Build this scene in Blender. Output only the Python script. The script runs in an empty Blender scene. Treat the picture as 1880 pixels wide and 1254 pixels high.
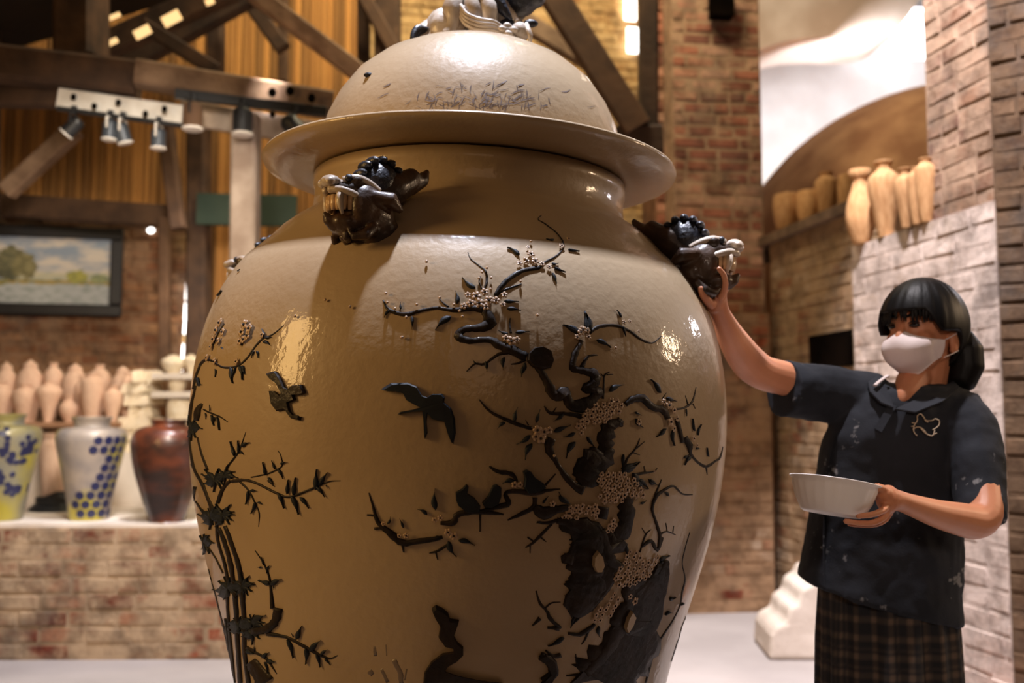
import bpy, bmesh, math, random
from mathutils import Vector, Matrix, noise
from mathutils.bvhtree import BVHTree
random.seed(7)
C = bpy.context.scene.collection
S = bpy.context.scene
# ---------------------------------------------------------------- camera
F_PX = 1800.0; PITCH = math.radians(4.54); CAM = Vector((0, 0, 1.2))
cd = bpy.data.cameras.new('camera'); cam = bpy.data.objects.new('camera', cd); C.objects.link(cam)
cam.location = CAM; cam.rotation_euler = (math.pi/2 + PITCH, 0, 0)
cd.sensor_width = 36; cd.lens = 36*F_PX/1880; cd.clip_end = 100
cd.dof.use_dof = True; cd.dof.focus_distance = 1.85; cd.dof.aperture_fstop = 2.5
S.camera = cam
# ---------------------------------------------------------------- view, world, lights
S.view_settings.view_transform = 'Standard'; S.view_settings.look = 'None'
S.view_settings.gamma = 1.0; S.view_settings.use_curve_mapping = False
S.view_settings.exposure = 0.0
w = bpy.data.worlds.new('world'); S.world = w; w.use_nodes = True
w.node_tree.nodes['Background'].inputs[0].default_value = (1.0, .62, .36, 1)
w.node_tree.nodes['Background'].inputs[1].default_value = 0.042
def aim(o, target):
    o.rotation_euler = (Vector(target) - o.location).to_track_quat('-Z', 'Y').to_euler()
def light(name, kind, loc, target, energy, col, **kw):
    l = bpy.data.lights.new(name, kind); l.energy = energy; l.color = col
    for k, v in kw.items(): setattr(l, k, v)
    o = bpy.data.objects.new(name, l); C.objects.link(o); o.location = loc; aim(o, target); return o
light('skylight_over_jar', 'SPOT', (0.0, 2.42, 6.2), (-.11, 2.33, 0), 2650, (.80, .84, 1.0), spot_size=math.radians(17.2), spot_blend=.12, shadow_soft_size=.15)
light('roof_opening_right', 'SPOT', (.95, 2.75, 5.6), (2.4, 4.2, .2), 2300, (.98, .92, .96), spot_size=math.radians(46), spot_blend=.3, shadow_soft_size=.1)
light('roof_opening_person', 'SPOT', (.62, 2.15, 5.4), (.93, 2.38, .8), 900, (1.0, .93, .95), spot_size=math.radians(17), spot_blend=.3, shadow_soft_size=.08)
light('warm_doorway_left', 'AREA', (-2.7, 1.0, 2.1), (-.3, 2.3, 1.3), 36, (1.0, .60, .22), shape='RECTANGLE', size=.6, size_y=1.0)  # added warm fill for the jar's golden left side
light('hall_behind_camera', 'AREA', (.6, -2.2, 2.8), (0, 2.3, 1.4), 7, (1.0, .62, .40), shape='DISK', size=2.0)  # added broad fill for the jar's shaded front
light('work_lamp_person', 'SPOT', (.5, -.6, 1.9), (.97, 2.45, 1.1), 60, (1.0, .80, .66), spot_size=math.radians(26), spot_blend=.5, shadow_soft_size=.15)  # added fill aimed at the person alone
light('right_hall_daylight', 'AREA', (3.3, 2.6, 2.2), (0, 2.3, 1.1), 21, (1.0, .70, .44), shape='DISK', size=.4)  # added unseen light that warms the jar's right side and rim
light('right_hall_lamp', 'AREA', (2.27, 3.5, 2.1), (.3, 2.0, 1.3), 3, (1.0, .93, 1.0), shape='DISK', size=.13)  # added out of view for the small glints on the jar's right
light('kiln_daylight', 'AREA', (3.2, 8.9, 4.4), (4.2, 11, 3.4), 78, (.93, .94, 1.0), shape='DISK', size=1.0)
light('kiln_dome_light', 'AREA', (2.3, 7.4, 5.6), (3.6, 8.6, 2.6), 20, (1.0, .84, .64), shape='DISK', size=.6)
light('plank_wall_daylight', 'AREA', (.2, 5.0, 5.8), (-.8, 7.8, 3.4), 155, (1.0, .84, .54), shape='RECTANGLE', size=1.6, size_y=.6)
light('left_hall_daylight', 'SPOT', (-1.0, 2.7, 2.5), (-2.5, 6.2, 1.6), 330, (1.0, .88, .74), spot_size=math.radians(48), spot_blend=.5, shadow_soft_size=.25)  # added fill for bench and back wall, coned to miss the beams
light('bench_daylight', 'SPOT', (-1.3, 3.2, 2.4), (-2.3, 5.0, .3), 90, (1.0, .90, .80), spot_size=math.radians(54), spot_blend=.6, shadow_soft_size=.2)  # added separate fill for the bench front
light('shelf_daylight', 'SPOT', (-1.2, 4.9, 3.0), (-2.2, 6.2, 1.0), 200, (1.0, .92, .86), spot_size=math.radians(60), spot_blend=.6, shadow_soft_size=.12)
light('floor_skylight_left', 'SPOT', (-1.25, 4.0, 3.6), (-2.1, 4.4, 0), 520, (.95, .93, 1.0), spot_size=math.radians(44), spot_blend=.5, shadow_soft_size=.12)  # added spot that brightens the left floor
light('floor_skylight_right', 'SPOT', (1.3, 5.6, 4.6), (1.25, 5.3, 0), 150, (.93, .92, 1.0), spot_size=math.radians(30), spot_blend=.5, shadow_soft_size=.12)

# ---------------------------------------------------------------- pixel helpers: a pixel of the photograph at a world depth Y
cp, sp = math.cos(PITCH), math.sin(PITCH)
def ray(x, y):
    u = (x-940)/F_PX; v = (627-y)/F_PX
    return Vector((u, cp - v*sp, sp + v*cp))
def px(x, y, d):
    r = ray(x, y); return CAM + r*(d/r.y)
class Plane:
    def __init__(s, P, ang): s.P = Vector(P); s.a = ang; s.n = Vector((-math.sin(ang), math.cos(ang), 0)); s.t = Vector((math.cos(ang), math.sin(ang), 0))
    def at(s, x, y, off=0):
        r = ray(x, y); k = ((s.P - s.n*off) - CAM).dot(s.n)/r.dot(s.n); return CAM + r*k
# ---------------------------------------------------------------- materials
def lin(c): return tuple(((v/255)/12.92 if v/255 <= .04045 else ((v/255+.055)/1.055)**2.4) for v in c)
MATS = {}
def mat(name, c1, c2=None, rough=.7, scale=8, bump=.0, bscale=None, coat=0, detail=4, emit=None, estr=0, metal=0, rand=0, stretch=None, contrast=(.35, .65), trans=0, sss=0, bdist=.01, spec=.5):
    m = bpy.data.materials.new(name); m.use_nodes = True; nt = m.node_tree; N = nt.nodes; b = N['Principled BSDF']
    b.inputs['Roughness'].default_value = rough; b.inputs['Metallic'].default_value = metal
    b.inputs['Coat Weight'].default_value = coat; b.inputs['Coat Roughness'].default_value = .12
    b.inputs['Specular IOR Level'].default_value = spec
    tc = N.new('ShaderNodeTexCoord'); mp = N.new('ShaderNodeMapping'); nt.links.new(tc.outputs['Object'], mp.inputs[0])
    if stretch: mp.inputs['Scale'].default_value = stretch
    if rand:
        oi = N.new('ShaderNodeObjectInfo'); vm = N.new('ShaderNodeVectorMath'); vm.operation = 'ADD'
        mu = N.new('ShaderNodeMath'); mu.operation = 'MULTIPLY'; mu.inputs[1].default_value = 37
        nt.links.new(oi.outputs['Random'], mu.inputs[0]); nt.links.new(mu.outputs[0], vm.inputs[1]); nt.links.new(tc.outputs['Object'], vm.inputs[0]); nt.links.new(vm.outputs[0], mp.inputs[0])
    no = N.new('ShaderNodeTexNoise'); no.inputs['Scale'].default_value = scale; no.inputs['Detail'].default_value = detail
    nt.links.new(mp.outputs[0], no.inputs[0])
    cr = N.new('ShaderNodeValToRGB'); cr.color_ramp.elements[0].position = contrast[0]; cr.color_ramp.elements[1].position = contrast[1]
    cr.color_ramp.elements[0].color = (*lin(c1), 1); cr.color_ramp.elements[1].color = (*lin(c2 or c1), 1)
    nt.links.new(no.outputs[0], cr.inputs[0]); out = cr.outputs[0]
    if rand:
        hs = N.new('ShaderNodeHueSaturation'); mr = N.new('ShaderNodeMapRange'); mr.inputs['To Min'].default_value = 1-rand; mr.inputs['To Max'].default_value = 1+rand
        nt.links.new(oi.outputs['Random'], mr.inputs[0]); nt.links.new(mr.outputs[0], hs.inputs['Value']); nt.links.new(out, hs.inputs['Color']); out = hs.outputs[0]
    nt.links.new(out, b.inputs['Base Color'])
    if bump:
        n2 = N.new('ShaderNodeTexNoise'); n2.inputs['Scale'].default_value = bscale or scale*4; n2.inputs['Detail'].default_value = 3
        nt.links.new(mp.outputs[0], n2.inputs[0]); bp = N.new('ShaderNodeBump'); bp.inputs['Strength'].default_value = bump; bp.inputs['Distance'].default_value = bdist
        nt.links.new(n2.outputs[0], bp.inputs['Height']); nt.links.new(bp.outputs[0], b.inputs['Normal'])
        if coat: nt.links.new(bp.outputs[0], b.inputs['Coat Normal'])
    if emit: b.inputs['Emission Color'].default_value = (*emit, 1); b.inputs['Emission Strength'].default_value = estr
    if trans: b.inputs['Transmission Weight'].default_value = trans
    if sss: b.inputs['Subsurface Weight'].default_value = sss; b.inputs['Subsurface Scale'].default_value = .01
    MATS[name] = m; return m
def brick_mat(name, cols, plaster, cover, island=False, rough=.9, stain=.45):
    """cols: list of srgb brick colours picked at random per brick; plaster smeared over by noise."""
    m = bpy.data.materials.new(name); m.use_nodes = True; nt = m.node_tree; N = nt.nodes; b = N['Principled BSDF']; b.inputs['Roughness'].default_value = rough
    b.inputs['Specular IOR Level'].default_value = .2
    if island: src = N.new('ShaderNodeNewGeometry').outputs['Random Per Island']
    else: src = N.new('ShaderNodeObjectInfo').outputs['Random']
    cr = N.new('ShaderNodeValToRGB'); cr.color_ramp.interpolation = 'CONSTANT'; el = cr.color_ramp.elements
    for i, c in enumerate(cols):
        e = el[i] if i < 2 else el.new(i/len(cols))
        e.position = i/len(cols); e.color = (*lin(c), 1)
    nt.links.new(src, cr.inputs[0])
    g = N.new('ShaderNodeNewGeometry'); no = N.new('ShaderNodeTexNoise'); no.inputs['Scale'].default_value = 4.2; no.inputs['Detail'].default_value = 6; no.inputs['Roughness'].default_value = .65
    nt.links.new(g.outputs['Position'], no.inputs[0])
    mr = N.new('ShaderNodeMapRange'); mr.inputs['From Min'].default_value = .60-cover*.42; mr.inputs['From Max'].default_value = .76-cover*.42
    nt.links.new(no.outputs[0], mr.inputs[0])
    mx = N.new('ShaderNodeMix'); mx.data_type = 'RGBA'; nt.links.new(mr.outputs[0], mx.inputs[0]); nt.links.new(cr.outputs[0], mx.inputs[6]); mx.inputs[7].default_value = (*lin(plaster), 1)
    n2 = N.new('ShaderNodeTexNoise'); n2.inputs['Scale'].default_value = 7.5; n2.inputs['Detail'].default_value = 8; n2.inputs['Roughness'].default_value = .7; nt.links.new(g.outputs['Position'], n2.inputs[0])
    m2 = N.new('ShaderNodeMix'); m2.data_type = 'RGBA'; m2.blend_type = 'MULTIPLY'; m2.inputs[0].default_value = .7
    r2 = N.new('ShaderNodeValToRGB'); r2.color_ramp.elements[0].position = .38; r2.color_ramp.elements[1].position = .56; r2.color_ramp.elements[0].color = (.34, .31, .29, 1)
    nt.links.new(n2.outputs[0], r2.inputs[0]); nt.links.new(mx.outputs[2], m2.inputs[6]); nt.links.new(r2.outputs[0], m2.inputs[7])
    n4 = N.new('ShaderNodeTexNoise'); n4.inputs['Scale'].default_value = 1.7; n4.inputs['Detail'].default_value = 7; n4.inputs['Roughness'].default_value = .72; nt.links.new(g.outputs['Position'], n4.inputs[0])
    r4 = N.new('ShaderNodeMapRange'); r4.inputs['From Min'].default_value = .52; r4.inputs['From Max'].default_value = .64; r4.inputs['To Max'].default_value = stain; nt.links.new(n4.outputs[0], r4.inputs[0])
    m4 = N.new('ShaderNodeMix'); m4.data_type = 'RGBA'; nt.links.new(r4.outputs[0], m4.inputs[0]); nt.links.new(m2.outputs[2], m4.inputs[6]); m4.inputs[7].default_value = (.085, .078, .075, 1)
    nt.links.new(m4.outputs[2], b.inputs['Base Color'])
    bp = N.new('ShaderNodeBump'); bp.inputs['Strength'].default_value = .6; bp.inputs['Distance'].default_value = .02; nt.links.new(n2.outputs[0], bp.inputs['Height']); nt.links.new(bp.outputs[0], b.inputs['Normal'])
    return m
# ---------------------------------------------------------------- mesh helpers
def setp(o, label=None, cat=None, group=None, kind=None):
    if label: o['label'] = label
    if cat: o['category'] = cat
    if group: o['group'] = group
    if kind: o['kind'] = kind
    return o
def empty(name, loc=(0, 0, 0), rot=(0, 0, 0), **k):
    o = bpy.data.objects.new(name, None); C.objects.link(o); o.location = loc; o.rotation_euler = rot; o.empty_display_size = .05
    return setp(o, **k)
def mesh(name, V, Fc, m=None, parent=None, smooth=False, **k):
    me = bpy.data.meshes.new(name); me.from_pydata([tuple(v) for v in V], [], Fc); me.update()
    if smooth: me.shade_smooth()
    if m: me.materials.append(m)
    o = bpy.data.objects.new(name, me); C.objects.link(o)
    if parent: o.parent = parent
    return setp(o, **k)
def inst(name, me, M, parent=None, **k):
    o = bpy.data.objects.new(name, me); C.objects.link(o); o.parent = parent; o.matrix_local = M; return setp(o, **k)
class MB:
    """collects shapes into one mesh"""
    def __init__(s): s.V = []; s.F = []
    def add(s, V, Fc): n = len(s.V); s.V += [Vector(v) for v in V]; s.F += [[i+n for i in f] for f in Fc]; return s
    def build(s, name, m=None, parent=None, smooth=False, **k): return mesh(name, s.V, s.F, m, parent, smooth, **k)
    def box(s, c, size, R=None):
        c = Vector(c); x, y, z = [v/2 for v in size]; R = R or Matrix.Identity(3)
        s.add([c + R @ Vector((a*x, b*y, d*z)) for a in (-1, 1) for b in (-1, 1) for d in (-1, 1)], BOXF); return s
    def beam(s, a, b, w, h, up=(0, 0, 1), ch=0.12):
        a, b = Vector(a), Vector(b); t = (b-a).normalized(); sd = t.cross(Vector(up)).normalized(); u = sd.cross(t)
        c = min(w, h)*ch; pr = [(-w/2+c, -h/2), (w/2-c, -h/2), (w/2, -h/2+c), (w/2, h/2-c), (w/2-c, h/2), (-w/2+c, h/2), (-w/2, h/2-c), (-w/2, -h/2+c)]
        V = [a + sd*p + u*q for p, q in pr] + [b + sd*p + u*q for p, q in pr]
        s.add(V, [[i, (i+1) % 8, 8+(i+1) % 8, 8+i] for i in range(8)] + [list(range(7, -1, -1)), list(range(8, 16))]); return s
    def tube(s, pts, rad, n=8, flat=1, up=None, cap=True):
        pts = [Vector(p) for p in pts]; m = len(pts)
        if isinstance(rad, (int, float)): rad = [rad]*m
        V = []; pu = Vector(up) if up else None
        for i in range(m):
            t = (pts[min(i+1, m-1)] - pts[max(i-1, 0)]); t = t.normalized() if t.length > 1e-9 else Vector((0, 0, 1))
            if pu is None: pu = Vector((0, 0, 1)) if abs(t.z) < .9 else Vector((1, 0, 0))
            sd = t.cross(pu); sd = sd.normalized() if sd.length > 1e-6 else Vector((1, 0, 0)); u = sd.cross(t).normalized(); pu = u
            V += [pts[i] + (sd*math.cos(2*math.pi*k/n) + u*math.sin(2*math.pi*k/n)*flat)*rad[i] for k in range(n)]
        Fc = [[i*n+k, i*n+(k+1) % n, (i+1)*n+(k+1) % n, (i+1)*n+k] for i in range(m-1) for k in range(n)]
        if cap: Fc += [list(range(n-1, -1, -1)), list(range((m-1)*n, m*n))]
        s.add(V, Fc); return s
    def ball(s, c, r, nu=12, nv=8, R=None):
        c = Vector(c); r = (r, r, r) if isinstance(r, (int, float)) else r; R = R or Matrix.Identity(3)
        V = [c + R @ Vector((0, 0, r[2]))]
        for i in range(1, nv):
            p = math.pi*i/nv
            V += [c + R @ Vector((r[0]*math.sin(p)*math.cos(2*math.pi*k/nu), r[1]*math.sin(p)*math.sin(2*math.pi*k/nu), r[2]*math.cos(p))) for k in range(nu)]
        V.append(c - R @ Vector((0, 0, r[2]))); L = len(V)-1
        Fc = [[0, 1+k, 1+(k+1) % nu] for k in range(nu)]
        for i in range(nv-2):
            a = 1+i*nu; Fc += [[a+k, a+nu+k, a+nu+(k+1) % nu, a+(k+1) % nu] for k in range(nu)]
        a = 1+(nv-2)*nu; Fc += [[L, a+(k+1) % nu, a+k] for k in range(nu)]
        s.add(V, Fc); return s
    def rings(s, R, cap=True):
        n = len(R[0]); V = [v for r in R for v in r]
        Fc = [[i*n+k, i*n+(k+1) % n, (i+1)*n+(k+1) % n, (i+1)*n+k] for i in range(len(R)-1) for k in range(n)]
        if cap: Fc += [list(range(n-1, -1, -1)), list(range((len(R)-1)*n, len(R)*n))]
        s.add(V, Fc); return s
    def lathe(s, prof, n=48, M=None):
        M = M or Matrix.Identity(4); V = []; Fc = []; idx = []
        for r, z in prof:
            if r < 1e-5: idx.append([len(V)]*n); V.append(M @ Vector((0, 0, z)))
            else:
                idx.append(list(range(len(V), len(V)+n))); V += [M @ Vector((r*math.cos(2*math.pi*k/n), r*math.sin(2*math.pi*k/n), z)) for k in range(n)]
        for i in range(len(prof)-1):
            for k in range(n):
                q = [idx[i][k], idx[i][(k+1) % n], idx[i+1][(k+1) % n], idx[i+1][k]]; q2 = []
                for v in q:
                    if v not in q2: q2.append(v)
                if len(q2) > 2: Fc.append(q2)
        s.add(V, Fc); return s
BOXF = [[0, 1, 3, 2], [4, 6, 7, 5], [0, 4, 5, 1], [2, 3, 7, 6], [0, 2, 6, 4], [1, 5, 7, 3]]
def remesh(o, vox, smooth=3, noise_amp=0):
    r = o.modifiers.new('remesh', 'REMESH'); r.mode = 'VOXEL'; r.voxel_size = vox; r.use_smooth_shade = True
    if smooth: q = o.modifiers.new('smooth', 'SMOOTH'); q.iterations = smooth; q.factor = .5
    return o
def catmull(pts, n=4):
    out = []; m = len(pts)
    for i in range(m-1):
        a, b, c, d = pts[max(i-1, 0)], pts[i], pts[i+1], pts[min(i+2, m-1)]
        for j in range(n):
            t = j/n
            out.append(tuple(.5*((2*b[k]) + (-a[k]+c[k])*t + (2*a[k]-5*b[k]+4*c[k]-d[k])*t*t + (-a[k]+3*b[k]-3*c[k]+d[k])*t**3) for k in range(len(b))))
    out.append(tuple(pts[-1])); return out
# bricks
def mortar_mat(c):
    k = 'mortar_%d_%d_%d' % tuple(c)
    if k not in MATS:
        m = brick_mat(k, [c, tuple(int(v*.93) for v in c)], c, .5); MATS[k] = m
    return MATS[k]
def brick_meshes(m, tag):
    out = []
    for v in range(3):
        rnd = random.Random(v+3); e = .1
        V = []; # front face (y=-.5) inset, chamfered
        for (x, z) in ((-.5, -.5), (.5, -.5), (.5, .5), (-.5, .5)):
            V.append((x + rnd.uniform(-.015, .015), .5, z + rnd.uniform(-.05, .05)))
        for (x, z) in ((-.5, -.5), (.5, -.5), (.5, .5), (-.5, .5)):
            V.append((x + rnd.uniform(-.015, .015), -.25, z + rnd.uniform(-.06, .06)))
        for (x, z) in ((-.47, -.4), (.47, -.4), (.47, .4), (-.47, .4)):
            V.append((x + rnd.uniform(-.01, .01), -.5 + rnd.uniform(-.06, .06), z + rnd.uniform(-.04, .04)))
        Fc = [[i, (i+1) % 4, 4+(i+1) % 4, 4+i] for i in range(4)] + [[4+i, 4+(i+1) % 4, 8+(i+1) % 4, 8+i] for i in range(4)] + [[8, 9, 10, 11], [3, 2, 1, 0]]
        me = bpy.data.meshes.new('brick'); me.from_pydata(V, [], Fc); me.update(); me.materials.append(m); out.append(me)
    return out
def brick_wall(name, P0, ang, W, z0, z1, cols, plaster, cover, mortar, thick=.3, L=.235, H=.075, joint=.012, seed=1, proud=.012, holes=(), skip=.0, order=None, label=None, inset=None):
    rnd = random.Random(seed)
    mortar = mortar_mat(plaster)
    root = MB().box((W/2, thick/2+.004, (z0+z1)/2), (W, thick, z1-z0)).build(name, mortar, kind='structure')
    if label: root['label'] = label
    root.location = (P0[0], P0[1], 0); root.rotation_euler = (0, 0, ang)
    m = brick_mat(name+'_brick', cols, plaster, cover); mi = brick_mat(name+'_brick_far', cols, plaster, cover, True)
    ms = brick_meshes(m, name); todo = []
    n = max(1, int((z1-z0)/H)); Hh = (z1-z0)/n
    for i in range(n):
        x = -L*(.5 if i % 2 else 0) - rnd.uniform(0, .03)
        while x < W-.01:
            l = L*rnd.uniform(.93, 1.07)*(1 if rnd.random() > .16 else .52)
            a, b = max(x, 0), min(x+l, W); x += l
            if b-a < .035 or rnd.random() < skip: continue
            cx, cz = (a+b)/2, z0+(i+.5)*Hh
            if any(h[0] < cx < h[1] and h[2] < cz < h[3] for h in holes): continue
            todo.append((cx, cz, b-a-joint, Hh-joint, proud*rnd.uniform(.3, 1.5), rnd.uniform(-.012, .012), rnd.randrange(3)))
    if order: todo.sort(key=order)
    far = MB()
    for k, (cx, cz, l, h, pr, tw, v) in enumerate(todo):
        M = Matrix.Translation((cx, .029-pr, cz)) @ Matrix.Rotation(tw, 4, 'Y') @ Matrix.Diagonal((l, .05, h, 1))
        if k < 298: inst('brick', ms[v], M, root)
        else:
            me = ms[v]; far.add([M @ q.co for q in me.vertices], [list(p.vertices) for p in me.polygons])
    if far.V: far.build('brickwork', mi, root, kind='stuff')
    return root
# ================================================================ SETTING
E_ = mat
wood_dark = mat('wood_dark', (48, 32, 22), (82, 58, 40), .8, 6, .4, stretch=(1, 1, 1), rand=.25)
wood_mid = mat('wood_mid', (105, 80, 60), (142, 114, 90), .8, 7, .4, rand=.15)
wood_pale = mat('wood_pale', (142, 122, 106), (176, 158, 142), .8, 6, .3, rand=.1)
white_paint = mat('white_painted_wood', (205, 196, 184), (235, 230, 222), .7, 9, .2)
wood_red = mat('wood_brown', (70, 48, 32), (100, 72, 50), .8, 6, .3, rand=.15)
plank_m = mat('plank_wood', (112, 66, 28), (226, 164, 88), .75, 5, .4, rand=.5, stretch=(6, 6, .7), contrast=(.38, .62))
black_m = mat('black_metal', (26, 27, 30), (36, 37, 40), .4, 5)
dark_m = mat('dark_gap', (12, 9, 7), (20, 14, 10), 1, 5, spec=0)
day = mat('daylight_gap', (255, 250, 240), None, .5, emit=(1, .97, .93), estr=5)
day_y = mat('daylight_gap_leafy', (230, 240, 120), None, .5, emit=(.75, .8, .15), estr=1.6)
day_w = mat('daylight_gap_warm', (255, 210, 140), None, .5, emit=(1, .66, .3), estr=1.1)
kiln_day = mat('kiln_window_light', (255, 255, 255), None, .5, emit=(.93, .93, 1), estr=6)
RED = [(150, 74, 48), (128, 62, 42), (168, 120, 92), (178, 142, 112), (112, 58, 42), (160, 96, 66)]
TAN = [(178, 150, 124), (160, 128, 100), (150, 108, 82), (188, 164, 140), (140, 96, 70)]
PALE = [(208, 186, 168), (196, 172, 152), (214, 196, 180), (186, 152, 130), (200, 180, 162)]
mort = mat('mortar', (140, 120, 100), (176, 154, 130), .95, 9, .5)
mort_d = mat('mortar_dark', (92, 72, 56), (130, 104, 82), .95, 9, .5)
mort_w = mat('mortar_warm', (140, 108, 84), (176, 144, 116), .95, 9, .5)
mort_p = mat('mortar_pale', (196, 176, 162), (216, 198, 184), .95, 8, .5)
# floor
fm = mat('lime_dusted_floor', (158, 150, 148), (180, 172, 170), .8, 1.2, .15, 12)
MB().box((1, 5.5, -.05), (14, 13, .1)).build('floor', fm, kind='structure')
# low brick bench wall, left (parallel to the picture, 5 m away)
LB = Plane((-2.9, 5.0, 0), math.radians(1.0))
brick_wall('wall_low', (-3.15, 4.99), math.radians(1.2), 2.5, 0, .655, RED, (192, 166, 136), .55, mort, thick=1.0, seed=5, proud=.006, H=.073, skip=.02)
# lime plaster top and plinth behind the bench vases
lime = mat('lime_plaster', (214, 202, 190), (236, 226, 216), .9, 3, .3, 14)
MB().box((-1.95, 5.52, .664), (2.5, .98, .022)).build('trim_1', lime, kind='structure')
MB().box((-2.0, 6.22, .5), (2.9, .4, 1.0)).build('wall_plinth', lime, kind='structure')
# back wall : brick below, upright planks above
BW = Plane((-3.6, 6.9, 0), math.radians(12))
def bw(x, y, off=0): return BW.at(x, y, off)
zt = bw(150, 398).z
W_ = 8.6; P0 = BW.P - BW.t*.8
BROWN = [(150, 100, 66), (128, 84, 56), (168, 120, 84), (140, 92, 64), (120, 72, 52), (176, 132, 96)]
root = brick_wall('wall_back', (P0.x, P0.y), math.radians(12), 2.75, .9, zt, BROWN, (156, 122, 94), .45, mort_d, thick=.25, seed=8, proud=.012)
# golden upper brickwork to the right of the planks
a = bw(664, 200); offx = (a-P0).dot(BW.t)
gp = P0 + BW.t*offx
brick_wall('wall_back_upper', (gp.x, gp.y), math.radians(12), 2.35, 2.3, 4.75, [(200, 160, 110), (180, 136, 88), (210, 176, 128), (168, 120, 76)], (205, 170, 120), .5, mort, thick=.25, seed=9,
           order=lambda t: -t[1])
# planks: each one its own object
pr = empty('wall_plank', (0, 0, 0)); pr['kind'] = 'structure'
pm = []
for v in range(4):
    b = MB(); rnd = random.Random(v); n = 5; V = []
    for i in range(n+1):
        z = -.5+i/n; o = rnd.uniform(-.04, .04)
        V += [(-.5+o, .5, z), (.5+o, .5, z), (.5+o, -.3, z), (.25+o, -.5, z), (-.25+o, -.5, z), (-.5+o, -.3, z)]
    b.V = [Vector(q) for q in V]; b.F = [[i*6+k, i*6+(k+1) % 6, (i+1)*6+(k+1) % 6, (i+1)*6+k] for i in range(n) for k in range(6)] + [[5, 4, 3, 2, 1, 0], [n*6+k for k in range(6)]]
    me = bpy.data.meshes.new('plank'); me.from_pydata(b.V, [], b.F); me.update(); me.materials.append(plank_m); pm.append(me)
R12 = Matrix.Rotation(math.radians(12), 4, 'Z')
x = (bw(-40, 200)-P0).dot(BW.t); xe = (bw(664, 200)-P0).dot(BW.t); rnd = random.Random(3)
while x < xe:
    wd = rnd.uniform(.035, .062); c = P0 + BW.t*(x+wd/2) - BW.n*(.03+rnd.uniform(0, .012))
    xx = (x-((bw(360, 400)-P0).dot(BW.t)))
    zb = zt if xx < 0 else 1.1
    h = 4.9-zb
    inst('plank', pm[rnd.randrange(4)], Matrix.Translation((c.x, c.y, zb+h/2)) @ R12 @ Matrix.Diagonal((wd*.93, .022, h, 1)), pr)
    x += wd
# dark backing behind planks
b = MB(); q = P0 + BW.t*((xe)/2+.2) + BW.n*.06; b.box((q.x, q.y, 3.0), (xe+.9, .06, 4.0), R12.to_3x3()); b.build('wall_backing', dark_m, kind='structure')
# daylight crack between planks and small hole (strips set into the wall)
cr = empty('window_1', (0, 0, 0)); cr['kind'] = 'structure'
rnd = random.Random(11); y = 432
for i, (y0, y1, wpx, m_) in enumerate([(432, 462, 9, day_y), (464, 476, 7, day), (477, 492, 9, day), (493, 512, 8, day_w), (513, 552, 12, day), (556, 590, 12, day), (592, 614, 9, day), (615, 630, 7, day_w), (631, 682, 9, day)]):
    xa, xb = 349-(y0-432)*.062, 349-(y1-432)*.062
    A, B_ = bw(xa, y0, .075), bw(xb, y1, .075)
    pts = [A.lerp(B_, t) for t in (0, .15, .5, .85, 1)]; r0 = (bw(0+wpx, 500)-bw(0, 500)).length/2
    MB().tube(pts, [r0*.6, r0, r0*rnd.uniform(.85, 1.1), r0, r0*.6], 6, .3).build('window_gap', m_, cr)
c = bw(277, 423, .05); MB().ball(c, (.027, .008, .02), 10, 6).build('window_2', day, kind='structure')
for i, (x0, y0, x1, y1) in enumerate([(1147, -12, 1167, 36), (1152, 52, 1170, 96)]):
    A = bw(x0, y1, .05); B_ = bw(x1, y0, .05); cc = (A+B_)/2
    MB().box(cc, ((B_-A).xy.length, .02, abs(B_.z-A.z)), R12.to_3x3()).build('window_%d' % (3+i), day, kind='structure')
# roof slab over the left, its underside in view
A = px(-260, 175, 6.5); Bp = px(480, -45, 6.5); b = MB()
q = [A, Bp, Bp+Vector((0, -4.2, 0)), A+Vector((0, -4.2, 0))]; nrm = (Bp-A).cross(Vector((0, -1, 0))).normalized(); nrm = nrm if nrm.z > 0 else -nrm
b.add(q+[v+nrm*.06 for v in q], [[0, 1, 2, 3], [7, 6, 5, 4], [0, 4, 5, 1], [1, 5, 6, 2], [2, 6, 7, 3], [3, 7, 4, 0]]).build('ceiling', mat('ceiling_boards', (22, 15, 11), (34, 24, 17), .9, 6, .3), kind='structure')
# ---------------------------------------------------------------- brick pillar behind the jar
A = px(1240, 600, 6.4); ang = math.radians(6)
PC = [(172, 112, 90), (156, 100, 82), (190, 138, 114), (138, 92, 78), (200, 156, 132)]
W1 = (px(1406, 600, 6.46)-A).xy.length
pil = brick_wall('wall_pillar', (A.x, A.y), ang, W1, 0, 4.9, PC, (178, 146, 120), .3, mort_w, thick=.62, L=.215, H=.078, joint=.021, seed=21, proud=.006, order=lambda t: -t[1] if t[1] > 1.2 else 9)
R6 = Matrix.Rotation(ang, 4, 'Z')
# left flank of the pillar, set back as a half pier
B_ = px(1207, 600, 6.62)
brick_wall('wall_pier', (B_.x, B_.y), ang, .2, 0, 4.9, PC, (150, 110, 84), .3, mort_d, thick=.4, L=.2, H=.078, seed=22, proud=.01)
b = MB(); q = px(1324, 6, 6.36); b.box(q, (.15, .1, .2), R6.to_3x3()).build('trim_2', dark_m, kind='structure')
# stepped base of the pillar, wider, below y=570
A2 = px(1195, 900, 6.15); zb = px(1300, 572, 6.15).z
W2 = (px(1424, 900, 6.2)-A2).xy.length
brick_wall('wall_base', (A2.x, A2.y), math.radians(7), W2, 0, zb, RED+TAN, (160, 128, 98), .6, mort, thick=.5, seed=23, proud=.005)
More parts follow.
